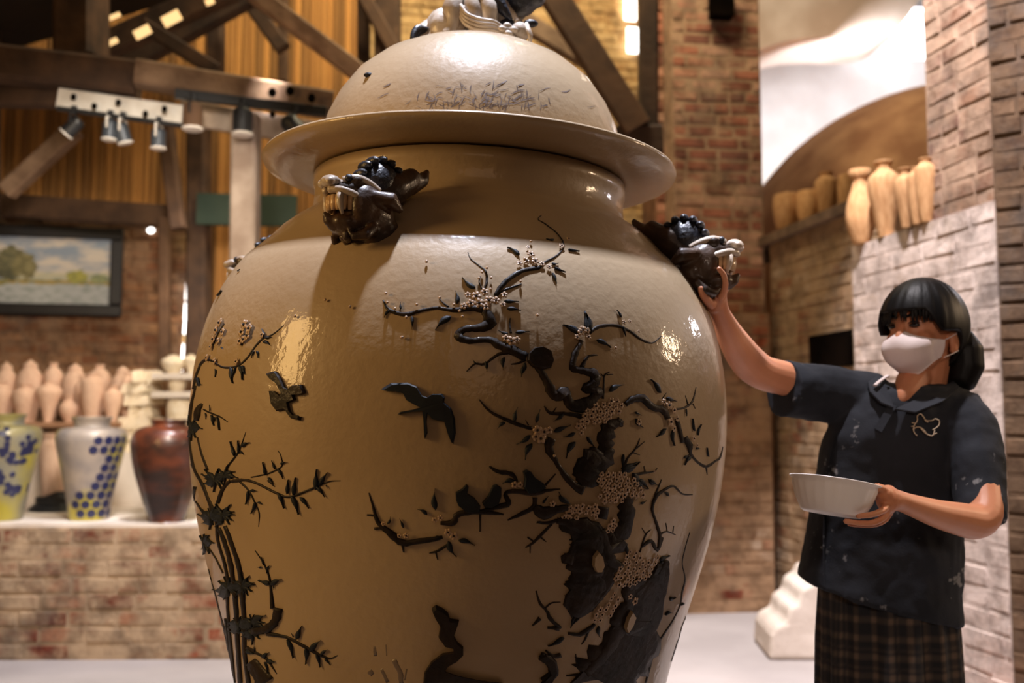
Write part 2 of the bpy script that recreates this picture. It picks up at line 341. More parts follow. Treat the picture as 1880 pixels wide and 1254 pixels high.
# ---------------------------------------------------------------- recessed brick wall under the kiln ledge
A3 = px(1420, 800, 6.4); B3 = px(1572, 800, 5.39); d3 = B3-A3; a3 = math.atan2(d3.y, d3.x)
ZL = px(1430, 432, 6.35).z
RW = Plane(A3, a3)
n0 = RW.at(1488, 640); n1 = RW.at(1566, 640)
hx = ((n0-A3).dot(RW.t), (n1-A3).dot(RW.t)); hz = (RW.at(1520, 676).z, RW.at(1520, 612).z)
brick_wall('wall_recess', (A3.x, A3.y), a3, d3.xy.length+.4, 0, ZL, TAN+[(140, 84, 58)], (166, 138, 108), .6, mort, thick=.5, seed=31, holes=[(hx[0], hx[1], hz[0], hz[1])], proud=.005)
c = A3.copy(); c.z = 0; c += RW.t*((hx[0]+hx[1])/2) - RW.n*.004; 
nb = MB(); nb.box((c.x, c.y, (hz[0]+hz[1])/2), (hx[1]-hx[0], .012, hz[1]-hz[0]), Matrix.Rotation(a3, 3, 'Z')); nb.build('trim_3', dark_m, kind='structure')  # flush dark panel stands in for the shade inside the niche
# ---------------------------------------------------------------- whitewashed wall on the right
A4 = px(1572, 800, 5.0); B4 = px(1842, 800, 3.9); d4 = B4-A4; a4 = math.atan2(d4.y, d4.x); QW = Plane(A4, a4)
ZR = QW.at(1640, 428).z
brick_wall('wall_right', (A4.x, A4.y), a4, d4.xy.length, 0, ZR, PALE, (220, 202, 192), .8, mort_p, thick=.75, seed=41, L=.25, H=.085, proud=.0035, joint=.009, order=lambda t: -t[1])
# lit patch of broken plaster at its left foot, put in as a pale lump
b = MB(); ft = [(1510, 1062, .0), (1450, 1150, .0)]
Rq = Matrix.Rotation(a4, 3, 'Z')
foot = mat('lime_footing', (205, 190, 176), (230, 218, 206), .9, 3, .5, 10, bdist=.02)
OUT = [(1412, 1207), (1415, 1168), (1422, 1152), (1444, 1143), (1449, 1116), (1466, 1108), (1471, 1082), (1490, 1072), (1494, 1055), (1660, 1050), (1660, 1207)]
pts = [px(x_, y_, 5.0) for x_, y_ in OUT]; n = len(pts); pts[0].z = pts[-1].z = 0
V = pts + [p+Vector((.03, .45, 0)) for p in pts]; Fc = [[(i+1) % n, i, n+i, n+(i+1) % n] for i in range(n)] + [list(range(n)), list(range(2*n-1, n-1, -1))]
o = mesh('trim_4', V, Fc, foot, kind='structure'); bv = o.modifiers.new('bevel', 'BEVEL'); bv.width = .03; bv.segments = 3
# pier rising above the ledge
a_ = QW.at(1703, 300, -.02); b_ = QW.at(1836, 300, -.02)
brick_wall('wall_pier_right', (a_.x, a_.y), a4, (b_-a_).xy.length, ZR-.02, 4.3, [(160, 122, 98), (138, 100, 80), (176, 142, 118), (126, 92, 78)], (176, 148, 126), .5, mort_w, thick=.5, seed=43, proud=.005)
# corner return going dark, right edge, with jagged quoins
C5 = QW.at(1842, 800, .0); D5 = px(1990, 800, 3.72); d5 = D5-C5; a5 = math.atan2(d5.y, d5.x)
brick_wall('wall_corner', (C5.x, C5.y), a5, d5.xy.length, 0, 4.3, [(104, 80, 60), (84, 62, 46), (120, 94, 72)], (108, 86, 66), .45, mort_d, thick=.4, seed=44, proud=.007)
# kiln dome behind the ledge
km = mat('kiln_clay', (150, 104, 72), (192, 146, 106), .9, 3, .5, 8)
cc = px(1752, 588, 8.5); cc.z = max(cc.z, 1.9)
b = MB(); pr_ = [(2.03*math.cos(t), 2.03*math.sin(t)) for t in [math.radians(-8+98*i/26) for i in range(27)]]; pr_[-1] = (0, 2.03); b.lathe([(2.03, -2.0)]+pr_, 64, Matrix.Translation(cc))
setp(b.build('kiln_dome', km, smooth=True), 'rounded brown clay kiln dome rising behind the clay pots on the right', 'kiln')
lm = mat('kiln_room_plaster', (222, 212, 206), (242, 236, 232), .9, 2, .1)
b = MB(); b.box((4.6, 11.3, 3.2), (7, .2, 7.4)).build('wall_kiln_room', lm, kind='structure')
# barrel-vault edge: an arch of tan plaster nearer than the bright end wall
vm = mat('vault_plaster', (196, 176, 162), (226, 212, 202), .9, 2, .3)
V = []; arc = []
for x_, y_ in ((1330, 150), (1405, 124), (1460, 117), (1520, 118), (1570, 114), (1600, 100), (1630, 62), (1648, 20), (1655, -60)): arc.append((x_, y_))
arc = catmull(arc, 3); n = len(arc); b = MB()
for d_ in (9.9, 9.2):
    V += [px(x_, y_, 9.9)+Vector((0, d_-9.9, 0)) for x_, y_ in arc]; V += [Vector((px(x_, y_, 9.9).x, d_, 6.6)) for x_, y_ in arc]
Fc = []
for i in range(n-1): Fc += [[i, i+1, n+i+1, n+i], [2*n+i, 3*n+i, 3*n+i+1, 2*n+i+1], [i, 2*n+i, 2*n+i+1, i+1]]
b.add(V, Fc).build('wall_vault', vm, kind='structure', smooth=False)
b = MB(); q = px(1672, 62, 10.6); b.box(q, (.42, .1, .55)).build('window_5', kiln_day, kind='structure')
# ---------------------------------------------------------------- timber trusses
def beam(name, a, b_, w, h, m, label, cat='beam', parent=None, group=None):
    o = MB().beam(a, b_, w, h).build(name, m, parent); 
    if not parent: setp(o, label, cat, group)
    return o
D = 4.8
beam('roof_beam', px(-60, 112, 4.75), px(255, 148, 4.85), .16, .175, wood_dark, 'thick dark timber tie beam running across the upper left')
beam('roof_beam', px(250, 136, 4.76), px(610, 194, 5.0), .14, .125, wood_mid, 'brown timber beam with round bolt holes, continuing the dark tie beam towards the jar lid')
beam('roof_beam', px(-60, 175, 4.9), px(112, 178, 4.9), .1, .11, wood_dark, 'dark short timber above the spotlights at the left edge')
wb = beam('bolted_board', px(108, 182, 4.8), px(337, 214, 4.86), .05, .105, white_paint, 'white painted board with bolt holes above the small spotlights', 'board')
pb = beam('bolted_board', px(330, 206, 4.95), px(585, 247, 5.1), .05, .125, wood_pale, 'pale brown board behind the spotlights beside the jar lid', 'board')
for par, L_ in ((wb, ((135, 178), (173, 195), (217, 188), (267, 209), (302, 200))), (pb, ((500, 210),))):
    for x_, y_ in L_:
        c = px(x_, y_, 4.76); MB().ball(c, (.015, .012, .018), 8, 5).build('bolt', dark_m, par)
rb = [o for o in C.objects if o.name == 'roof_beam.001'][0]
for x_, y_ in ((431, 148), (500, 170), (533, 167), (572, 180)): MB().ball(px(x_, y_, 4.83), (.022, .02, .025), 8, 5).build('bolt', dark_m, rb)
beam('track_rail', px(105, 199, 4.76), px(342, 232, 4.8), .03, .02, black_m, 'thin black lighting track under the white board', 'rail')
beam('track_rail', px(322, 172, 4.74), px(600, 206, 4.86), .03, .05, black_m, 'black lighting track under the beam with round bolt holes', 'rail')
beam('timber_post', px(452, 212, 4.95), px(446, 800, 4.95), .13, .13, wood_pale, 'pale square timber post standing behind the jar shoulder', 'post')
for nm, a, b_, d_, h, m_, lb in (
    ('roof_rafter', (120, 118), (470, -42), 5.6, .15, wood_dark, 'upper dark rafter sloping up from the tie beam'),
    ('roof_rafter', (170, 150), (500, -30), 5.9, .13, wood_dark, 'lower dark rafter sloping up beneath its twin'),
    ('roof_rafter', (455, -20), (680, 150), 5.3, .10, wood_mid, 'pale brown rafter sloping down to the jar lid from the left'),
    ('roof_brace', (265, 48), (400, 132), 5.5, .08, wood_dark, 'short dark brace between the rafters and the long beam'),
    ('roof_brace', (12, 352), (140, 236), 5.6, .10, wood_mid, 'diagonal brown brace under the leftmost spotlight'),
    ('roof_brace', (302, 215), (328, 420), 5.9, .09, wood_red, 'steep brown strut between spotlights and brick wall'),
    ('roof_brace', (455, 0), (520, 90), 6.2, .10, wood_dark, 'dark curved brace crossing the lit planks'),
    ('roof_brace', (660, -20), (722, 90), 6.2, .09, wood_red, 'brown strut just left of the lion on the lid'),
    ('roof_brace', (1005, -25), (1170, 235), 5.6, .16, wood_red, 'broad dark brown brace descending right of the jar lid'),
    ('roof_brace', (930, 20), (1110, 130), 6.4, .12, wood_mid, 'pale brace crossing behind the broad brace beside the lid'),
    ('roof_beam', (-60, 372), (305, 398), 6.5, .15, wood_red, 'brown timber beam above the landscape painting')):
    beam(nm, px(*a, d_), px(*b_, d_), .09, h, m_, lb)
for x_, y0, y1, d_, wd, m_, lb in ((150, -80, 110, 5.0, .26, wood_dark, 'dark upright timber in the shaded roof corner'), (-15, -80, 400, 6.2, .1, wood_dark, 'dark post at the left edge of the plank wall'),
    (397, -80, 140, 6.4, .12, wood_dark, 'dark upright between the lit planks above the long beam'), (520, -80, 150, 6.4, .07, wood_red, 'slim grey-brown upright beside the pale rafter'),
    (668, -80, 300, 6.5, .1, wood_dark, 'dark upright where the planks meet the brickwork'), (365, 215, 700, 6.45, .16, wood_dark, 'dark upright behind the spotlights beside the light crack'),
    (712, -80, 120, 6.3, .2, wood_red, 'broad brown upright behind the lion on the lid'), (303, 400, 690, 6.35, .08, wood_red, 'narrow dark upright right of the painting'),
    (1190, -90, 290, 5.7, .135, wood_dark, 'dark tall post between jar lid and brick pillar')):
    beam('timber_post', px(x_, y1, d_), px(x_, y0, d_), wd, wd*.8, m_, lb, 'post')
beam('roof_beam', px(1130, 262, 5.65), px(1215, 258, 5.65), .12, .17, wood_dark, 'dark timber stub joining the tall post beside the jar lid')
gm = mat('green_board', (38, 56, 44), (48, 66, 52), .6, 4)
o = MB().beam(px(362, 384, 6.36), px(545, 388, 6.4), .04, .21).build('green_board', gm); setp(o, 'dark green board hung behind the pale post', 'board')
# bright roof slivers: gaps and sunlit timber, their light put in as glow
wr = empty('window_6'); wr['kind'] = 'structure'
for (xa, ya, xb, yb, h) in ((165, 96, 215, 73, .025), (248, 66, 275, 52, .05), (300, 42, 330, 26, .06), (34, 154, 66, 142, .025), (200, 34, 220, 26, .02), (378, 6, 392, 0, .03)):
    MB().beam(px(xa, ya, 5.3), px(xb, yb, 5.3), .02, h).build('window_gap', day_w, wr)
# ================================================================ GIANT JAR
TILT = .0344; JB = Vector((-.1593, 2.3, 0))
jm = mat('jar_glaze', (166, 143, 113), (186, 163, 132), .45, 2.2, .34, 60, coat=.5, bdist=.003)
jmn = jm.node_tree.nodes['Principled BSDF']; jmn.inputs['Coat Roughness'].default_value = .07; jmn.inputs['Specular IOR Level'].default_value = .3
brown_g = mat('branch_glaze', (24, 18, 15), (44, 32, 24), .6, 20, .6, 60, coat=.05, bdist=.004, spec=.25)
blue_g = mat('leaf_glaze', (16, 21, 30), (28, 36, 46), .55, 20, .3, 50, coat=.08, bdist=.002, spec=.3)
pale_g = mat('blossom_glaze', (176, 146, 118), (200, 172, 146), .4, 30, coat=.3)
jar = empty('giant_jar', JB, (0, TILT, 0), label='giant glazed stoneware jar with raised blossom tree, birds and bamboo relief', cat='jar')
poly = [-2.06695, -0.4178, 0.92279, -0.42787, -0.4378, 0.20981, 0.5842]
def rj(z):
    v = 0
    for c in poly: v = v*(z-1) + c
    return v
prof = [(.0, 0), (.30, 0), (.325, .02), (.335, .06), (.345, .12), (.375, .2)] + [(rj(z), z) for z in [.28+i*.035 for i in range(37)]] + [(.462, 1.585), (.435, 1.615), (.405, 1.64), (.378, 1.658), (.366, 1.668), (.363, 1.69), (.362, 1.72), (.366, 1.726), (.366, 1.752), (.34, 1.756), (.335, 1.7), (.34, 1.66), (0, 1.64)]
jb = MB().lathe(prof, 160); body = jb.build('body', jm, jar, smooth=True)
JM = Matrix.Translation(JB) @ Matrix.Rotation(TILT, 4, 'Y'); JI = JM.inverted()
bvh = BVHTree.FromPolygons([JM @ v for v in jb.V], jb.F)
def hit(x, y):
    """point and normal (jar coordinates) where the view ray through a pixel meets the jar"""
    r = ray(x, y).normalized(); 
    for k in range(12):
        loc, nn, i, d = bvh.ray_cast(CAM, r)
        if loc is not None: break
        x += (840-x)*.006; r = ray(x, y).normalized()
    if nn.dot(r) > 0: nn = -nn
    p = JI @ loc; n_ = Vector((p.x, p.y, 0)).normalized(); s_ = (rj(p.z+.01)-rj(p.z-.01))/.02 if p.z < 1.58 else -1.2
    return p, Vector((n_.x, n_.y, -s_)).normalized()
CR = {'a': (340, 380, 2.987), 'b': (340, 780, 2.646), 'c': (660, 380, 3.92), 'd': (840, 520, 3.3), 'e': (660, 820, 2.889), 'f': (960, 820, 2.89), 'p': (0, 0, 1)}
def cv(k, pts):
    x0, y0, s = CR[k]; return [(x0+p[0]/s, y0+p[1]/s)+tuple(q/s for q in p[2:]) for p in pts]
MPP = 1.72/F_PX
def branch(k, pts, m=None, name='branch', rough=.18, hgt=.5, steps=4, seed=None):
    """raised ribbon with rounded back; points (x, y, width)"""
    pts = catmull(cv(k, pts), steps); rnd = random.Random(int(pts[0][0]*7+pts[0][1])); V = []; n = len(pts)
    for i, (x, y, w_) in enumerate(pts):
        a, b_ = pts[max(i-1, 0)], pts[min(i+1, n-1)]; tx, ty = b_[0]-a[0], b_[1]-a[1]; l = math.hypot(tx, ty) or 1; nx, ny = -ty/l, tx/l
        w_ = max(w_, 1.3)
        wl = w_/2*(1+rnd.uniform(-rough, rough)); wr = w_/2*(1+rnd.uniform(-rough, rough)); hh = min(w_*MPP*hgt, .0055)
        for o, h in ((-wl, -.003), (-wl*.97, hh*.35), (-wl*.7, hh), (wr*.7, hh*.95), (wr*.97, hh*.35), (wr, -.003)):
            p, nn = hit(x+nx*o, y+ny*o); V.append(p+nn*h)
    Fc = [[i*6+j, (i+1)*6+j, (i+1)*6+j+1, i*6+j+1] for i in range(n-1) for j in range(5)] + [[0, 1, 2, 3, 4, 5], [(n-1)*6+j for j in range(5, -1, -1)]]
    return mesh(name, V, Fc, m or brown_g, jar, smooth=True)
# unit leaf: length along +x from 0 to 1, curved almond with a raised midrib
def leaf_mesh(bend, fat):
    V = []; Fc = []; n = 7
    for i in range(n+1):
        t = i/n; w_ = fat*math.sin(math.pi*min(t*1.25, 1)**.8)*(1-t)**.35 if 0 < t < 1 else .01; cy = bend*math.sin(math.pi*t)
        V += [(t, cy-w_, -.06), (t, cy-w_*.9, .05), (t, cy, .11), (t, cy+w_*.9, .05), (t, cy+w_, -.06)]
    Fc = [[i*5+j, (i+1)*5+j, (i+1)*5+j+1, i*5+j+1] for i in range(n) for j in range(4)] + [[4, 3, 2, 1, 0][::-1], [n*5+j for j in range(5)][::-1]]
    me = bpy.data.meshes.new('leaf'); me.from_pydata(V, [], Fc); me.update(); me.shade_smooth(); me.materials.append(blue_g); return me
LM = [leaf_mesh(.08, .17), leaf_mesh(-.1, .2), leaf_mesh(.0, .15)]
LB_ = leaf_mesh(.05, .22)
nl = [0]
def leaves(k, L, me=None, wf=1):
    for (x0, y0, x1, y1) in L:
        (ax, ay), (bx, by) = cv(k, [(x0, y0), (x1, y1)])
        p, n1_ = hit(ax, ay); q, n2_ = hit(bx, by); X = q-p; n_ = (n1_+n2_).normalized(); l = X.length
        if l < .002: continue
        X.normalize(); Y = n_.cross(X).normalized(); Z = X.cross(Y)
        M = Matrix(((X.x, Y.x, Z.x, 0), (X.y, Y.y, Z.y, 0), (X.z, Y.z, Z.z, 0), (0, 0, 0, 1)))
        inst('leaf', me or LM[nl[0] % 3], Matrix.Translation(p+n_*.002) @ M @ Matrix.Diagonal((l, l*wf, min(l, .03), 1)), jar); nl[0] += 1
def blossom_mesh():
    b = MB()
    for i in range(5):
        a = i*2*math.pi/5; b.ball((.54*math.cos(a), .54*math.sin(a), .08), (.46, .42, .15), 7, 4, Matrix.Rotation(a, 3, 'Z'))
    me = bpy.data.meshes.new('blossom'); b.ball((0, 0, .2), .27, 6, 4); me.from_pydata(b.V, [], b.F); me.update(); me.shade_smooth(); me.materials.append(pale_g)
    dk = brown_g; me.materials.append(dk); nb_ = len([1 for _ in range(1)])
    for p in me.polygons[-24:]: p.material_index = 1
    return me
BM = blossom_mesh(); bud = bpy.data.meshes.new('bud'); t_ = MB().ball((0, 0, .3), (.8, .8, .7), 8, 6); bud.from_pydata(t_.V, [], t_.F); bud.update(); bud.shade_smooth(); bud.materials.append(pale_g)
rb_ = random.Random(5)
def flower(x, y, r, me=None, name='blossom'):
    p, n_ = hit(x, y); Q = n_.to_track_quat('Z', 'Y').to_matrix().to_4x4()
    r *= MPP
    inst(name, me or BM, Matrix.Translation(p+n_*.004) @ Q @ Matrix.Rotation(rb_.random()*6, 4, 'Z') @ Matrix.Diagonal((r, r, r, 1)), jar)
def flowers(k, L, r=7, jit=0):
    for q in L:
        x, y = cv(k, [q[:2]])[0]; flower(x, y, q[2]/CR[k][2] if len(q) > 2 else r)
def cluster(k, poly_, step, r):
    """blossoms packed inside an outline"""
    P = cv(k, poly_); xs = [p[0] for p in P]; ys = [p[1] for p in P]; y = min(ys); row = 0
    while y < max(ys):
        x = min(xs)+(step/2 if row % 2 else 0)
        while x < max(xs):
            a, b_ = x+rb_.uniform(-2, 2), y+rb_.uniform(-2, 2); c = False; j = len(P)-1
            for i in range(len(P)):
                if (P[i][1] > b_) != (P[j][1] > b_) and a < (P[j][0]-P[i][0])*(b_-P[i][1])/(P[j][1]-P[i][1])+P[i][0]: c = not c
                j = i
            if c: flower(a, b_, r*rb_.uniform(.85, 1.15))
            x += step
        y += step*.87; row += 1
def buds(k, L):
    for q in L: x, y = cv(k, [q])[0]; flower(x, y, 3.6, bud, 'bud')
def relief(k, P, m, name, h=.006, **kw):
    P = cv(k, P); n = len(P); V = []; A = 0
    for i in range(n): A += P[i-1][0]*P[i][1]-P[i][0]*P[i-1][1]
    if A > 0: P = P[::-1]
    cx, cy = sum(p[0] for p in P)/n, sum(p[1] for p in P)/n
    for x, y in P: p, nn = hit(x, y); V.append(p-nn*.003)
    for x, y in P: p, nn = hit(x, y); V.append(p+nn*h*.6)
    for x, y in P: p, nn = hit(x+(cx-x)*.07, y+(cy-y)*.07); V.append(p+nn*h)
    Fc = [[i, (i+1) % n, n+(i+1) % n, n+i] for i in range(n)] + [[n+i, n+(i+1) % n, 2*n+(i+1) % n, 2*n+i] for i in range(n)] + [[2*n+i for i in range(n)]]
    return mesh(name, V, Fc, m, jar, **kw)
# --- upper left bough (crop c)
branch('c', [(170, 670, 8), (210, 740, 22), (330, 775, 30), (430, 750, 26), (560, 728, 22), (680, 745, 34), (800, 730, 40), (890, 740, 60)])
branch('c', [(900, 740, 60), (935, 830, 100), (860, 870, 60), (760, 880, 50), (710, 925, 60), (790, 965, 48), (930, 955, 46), (1010, 1000, 62), (1100, 1035, 70), (1200, 1080, 60)])
branch('c', [(890, 600, 16), (915, 540, 18), (910, 470, 14), (870, 430, 10), (800, 375, 7), (780, 325, 4)])
branch('c', [(975, 640, 26), (1020, 570, 34), (1100, 500, 34), (1190, 455, 28), (1290, 438, 26), (1330, 400, 16), (1420, 350, 14), (1470, 280, 12), (1430, 200, 9), (1340, 125, 8), (1285, 90, 6), (1310, 60, 4)])
branch('c', [(985, 640, 16), (1040, 600, 16), (1110, 575, 14), (1165, 555, 10)])
branch('c', [(880, 590, 10), (860, 540, 9), (870, 500, 8)])
branch('c', [(1090, 910, 20), (1080, 850, 14), (1085, 800, 8)])
branch('c', [(1100, 1045, 30), (1000, 1060, 24), (900, 1130, 18), (830, 1130, 14), (770, 1185, 8)])
branch('c', [(640, 720, 14), (600, 690, 12), (575, 660, 8)]); branch('c', [(1195, 1100, 20), (1140, 1125, 14), (1090, 1132, 8)])
relief('c', [(1210, 1060), (1250, 1020), (1310, 1010), (1370, 1040), (1390, 1110), (1370, 1160), (1300, 1175), (1240, 1150), (1205, 1110)], brown_g, 'knot', .012)
leaves('c', [(835, 590, 738, 510), (700, 700, 690, 605), (1040, 680, 1145, 685), (1060, 735, 1160, 750), (660, 790, 545, 890), (380, 790, 380, 885), (300, 740, 300, 685), (215, 745, 180, 800), (1400, 440, 1480, 475), (1385, 480, 1415, 560), (1150, 350, 1062, 298), (1120, 905, 1222, 898), (1070, 915, 995, 888), (1040, 1080, 1035, 1175), (905, 1110, 915, 1185), (1190, 1120, 1165, 1215), (1380, 410, 1430, 410), (1500, 310, 1580, 325), (1400, 240, 1340, 235), (1580, 915, 1460, 850), (1640, 900, 1615, 755), (840, 1130, 815, 1095)])
flowers('c', [(840, 650, 40), (900, 620, 34), (930, 680, 40), (860, 700, 42), (800, 700, 34), (780, 640, 26), (980, 680, 34), (1040, 640, 28), (1030, 710, 24), (750, 720, 28), (910, 725, 34), (1090, 970, 38), (1050, 950, 30), (1130, 960, 28), (1230, 350, 34), (1260, 400, 36), (1200, 400, 30), (1150, 415, 26), (1310, 420, 24), (1210, 300, 18), (1360, 440, 24), (1450, 290, 26), (1500, 240, 20), (1600, 890, 34), (1560, 940, 24), (1640, 940, 24)])
buds('c', [(205, 695), (195, 630), (415, 710), (340, 800), (580, 660), (860, 525), (945, 520), (915, 450), (880, 480), (1155, 545), (940, 600), (740, 795), (720, 755), (680, 710), (485, 402), (312, 943), (1275, 785), (1185, 385), (1230, 260), (260, 740)])
# --- main boughs (crop d)
branch('d', [(470, 490, 40), (520, 560, 44), (560, 640, 60), (600, 690, 60), (650, 660, 70), (680, 735, 60), (770, 740, 90), (820, 700, 60), (850, 655, 60), (770, 635, 50), (830, 600, 60), (820, 550, 60), (750, 530, 44), (695, 515, 40), (710, 430, 40), (750, 350, 30)])
branch('d', [(750, 510, 30), (775, 465, 20), (800, 440, 14), (850, 435, 6)])
branch('d', [(800, 300, 24), (860, 262, 22), (960, 258, 18), (1040, 290, 14), (1110, 340, 12), (1180, 362, 10), (1235, 320, 5)])
branch('d', [(880, 700, 14), (885, 630, 12), (890, 560, 10), (920, 540, 8)]); branch('d', [(888, 570, 8), (868, 548, 5)]); branch('d', [(905, 555, 8), (942, 552, 4)])
branch('d', [(1015, 735, 30), (1060, 705, 44), (1120, 700, 50), (1170, 745, 44), (1240, 770, 40), (1270, 820, 30)])
branch('d', [(1325, 820, 22), (1345, 900, 24), (1360, 965, 22)]); branch('d', [(1375, 935, 30), (1400, 980, 34), (1410, 1030, 16), (1450, 1080, 14), (1505, 1110, 16), (1560, 1078, 12), (1590, 1055, 10), (1608, 990, 5)])
branch('d', [(1310, 765, 12), (1370, 755, 12), (1420, 720, 10), (1445, 630, 5)]); branch('d', [(1395, 735, 9), (1380, 680, 4)]); branch('d', [(1425, 730, 7), (1440, 760, 4)])
branch('d', [(1505, 1110, 12), (1512, 1160, 4)]); branch('d', [(1240, 700, 8), (1265, 665, 4)])
branch('d', [(960, 830, 40), (985, 850, 50), (930, 850, 70), (900, 920, 100), (890, 1000, 90), (900, 1060, 110), (820, 1100, 130), (760, 1180, 100)], rough=.3)
branch('d', [(760, 1030, 60), (800, 1040, 90), (840, 1100, 90)], rough=.3)
branch('d', [(130, 705, 8), (200, 780, 16), (300, 830, 22), (380, 860, 24), (450, 880, 20)]); branch('d', [(525, 745, 8), (560, 785, 20), (640, 790, 22), (720, 800, 28), (775, 820, 24)]); branch('d', [(580, 780, 10), (600, 750, 4)]); branch('d', [(430, 860, 9), (412, 828, 4)])
branch('d', [(570, 940, 60), (550, 1000, 50), (590, 1070, 30), (640, 1150, 34), (700, 1220, 44), (760, 1250, 60)])
branch('d', [(1000, 1130, 20), (1030, 1060, 12), (1080, 1000, 10), (1105, 940, 5)]); branch('d', [(1085, 1000, 8), (1135, 958, 4)]); branch('d', [(1060, 1025, 8), (1105, 1040, 4)])
branch('d', [(1060, 1165, 20), (1120, 1150, 14), (1190, 1140, 8), (1210, 1120, 4)]); branch('d', [(1140, 1150, 9), (1128, 1110, 4)])
branch('d', [(190, 1110, 8), (240, 1140, 22), (310, 1150, 24), (350, 1180, 20)])
leaves('d', [(800, 290, 765, 170), (730, 300, 635, 255), (840, 345, 925, 392), (990, 210, 960, 165), (1000, 265, 1015, 325), (915, 655, 1005, 615), (1225, 665, 1165, 583), (1260, 695, 1320, 715), (1255, 880, 1200, 930), (1300, 890, 1308, 985), (1430, 895, 1418, 820), (1450, 920, 1470, 855), (1410, 1050, 1370, 1100), (1515, 1050, 1505, 995), (1380, 760, 1382, 805), (1075, 820, 1120, 875), (1070, 780, 1110, 800), (345, 840, 365, 750), (290, 840, 240, 885), (475, 845, 498, 765), (440, 920, 355, 975), (450, 970, 408, 1070), (580, 900, 685, 858), (710, 905, 638, 930), (710, 960, 655, 1060), (780, 930, 830, 998), (640, 790, 578, 835), (1000, 1130, 1100, 1080), (1160, 1190, 1210, 1225), (1090, 1190, 1150, 1245), (340, 1190, 270, 1215), (275, 470, 275, 530), (170, 475, 180, 535), (410, 500, 385, 570), (1440, 1000, 1465, 1000)])
flowers('d', [(740, 300, 26), (780, 290, 22), (1000, 240, 18), (1035, 235, 16), (1090, 295, 12), (480, 890, 32), (520, 900, 30), (500, 940, 34), (470, 930, 28), (550, 890, 24), (1270, 740, 32), (1300, 770, 28), (1240, 720, 24), (1280, 840, 32), (1300, 880, 24), (1320, 820, 22), (1420, 940, 22), (1440, 980, 18), (1090, 840, 24)])
cluster('d', [(830, 720), (990, 680), (1000, 770), (900, 820), (870, 870), (800, 860), (760, 920), (690, 880), (760, 800)], 11, 7)
buds('d', [(580, 1043), (480, 200), (950, 395)])
# --- trunk (crop f)
relief('f', [(195, 385), (250, 375), (330, 385), (400, 400), (430, 440), (440, 500), (430, 560), (445, 610), (500, 620), (520, 640), (480, 670), (480, 720), (440, 780), (380, 850), (330, 880), (280, 880), (255, 905), (240, 870), (212, 840), (225, 790), (255, 750), (262, 690), (250, 620), (205, 615), (200, 580), (240, 560), (262, 500), (245, 450), (190, 430)], brown_g, 'trunk', .005)
relief('f', [(745, 610), (752, 660), (770, 690), (755, 780), (745, 800), (740, 850), (735, 900), (710, 960), (680, 1010), (650, 1050), (680, 1080), (640, 1130), (600, 1190), (560, 1254), (250, 1254), (300, 1200), (380, 1130), (430, 1050), (460, 960), (500, 920), (520, 850), (560, 790), (560, 740), (600, 700), (650, 720), (690, 660), (710, 620)], brown_g, 'trunk', .005)
branch('f', [(400, 20, 70), (350, 90, 120), (340, 160, 140), (330, 210, 80)], rough=.3)
branch('f', [(180, 390, 30), (250, 405, 70), (330, 430, 110), (350, 500, 190), (330, 580, 150), (330, 660, 190), (330, 740, 220), (300, 830, 150), (255, 890, 50)], rough=.25, steps=5)
branch('f', [(215, 590, 50), (260, 600, 60)]); branch('f', [(450, 440, 30), (480, 530, 130), (500, 480, 100), (545, 400, 90), (545, 320, 80), (550, 265, 60)], rough=.25)
branch('f', [(410, 440, 60), (440, 540, 60), (470, 610, 60), (520, 640, 40)]); branch('f', [(430, 320, 60), (420, 380, 50)])
branch('f', [(755, 600, 30), (735, 680, 80), (680, 740, 130), (640, 820, 190), (600, 920, 150), (620, 1000, 230), (560, 1090, 300), (470, 1190, 330), (430, 1254, 380)], rough=.2, steps=5)
branch('f', [(640, 700, 30), (590, 730, 60), (545, 750, 50), (560, 830, 60), (510, 900, 80), (500, 980, 80), (430, 1100, 60), (330, 1200, 60)], rough=.2)
relief('f', [(385, 545), (405, 570), (415, 620), (400, 655), (375, 655), (358, 620), (362, 575)], jm, 'hollow', .0135); relief('f', [(560, 860), (578, 890), (560, 940), (535, 975), (525, 950), (538, 900)], jm, 'hollow', .0135)
cluster('f', [(400, 140), (500, 120), (580, 160), (640, 260), (560, 270), (500, 300), (400, 290), (390, 200)], 11, 7)
cluster('f', [(240, 320), (300, 290), (400, 310), (400, 370), (300, 370), (200, 390)], 11, 7); cluster('f', [(440, 390), (495, 390), (500, 455), (440, 460)], 11, 7)
cluster('f', [(540, 560), (600, 530), (640, 590), (720, 580), (700, 660), (620, 720), (500, 730), (450, 690), (520, 620)], 11, 7)
cluster('f', [(450, 760), (520, 750), (500, 860), (430, 920), (370, 940), (370, 870), (440, 840)], 11, 7); flowers('f', [(585, 815, 28), (560, 790, 22), (545, 225, 24), (690, 130, 10)])
branch('f', [(720, 540, 14), (725, 470, 16), (705, 400, 14), (685, 330, 14), (705, 265, 18), (755, 225, 14), (800, 210, 10), (845, 250, 8), (900, 255, 5)]); branch('f', [(720, 470, 10), (760, 450, 8), (810, 468, 4)]); branch('f', [(765, 450, 6), (758, 405, 4)]); branch('f', [(795, 455, 6), (800, 420, 3)])
branch('f', [(630, 530, 14), (680, 500, 20), (710, 550, 16), (740, 480, 12)]); branch('f', [(620, 560, 8), (650, 470, 8), (680, 440, 4)]); branch('f', [(655, 470, 6), (630, 430, 4)])
branch('f', [(885, 455, 4), (860, 540, 5), (845, 620, 5), (860, 700, 6), (845, 770, 8), (830, 850, 6), (790, 930, 8), (730, 1020, 10), (690, 1090, 14), (670, 1180, 10), (650, 1254, 10)])
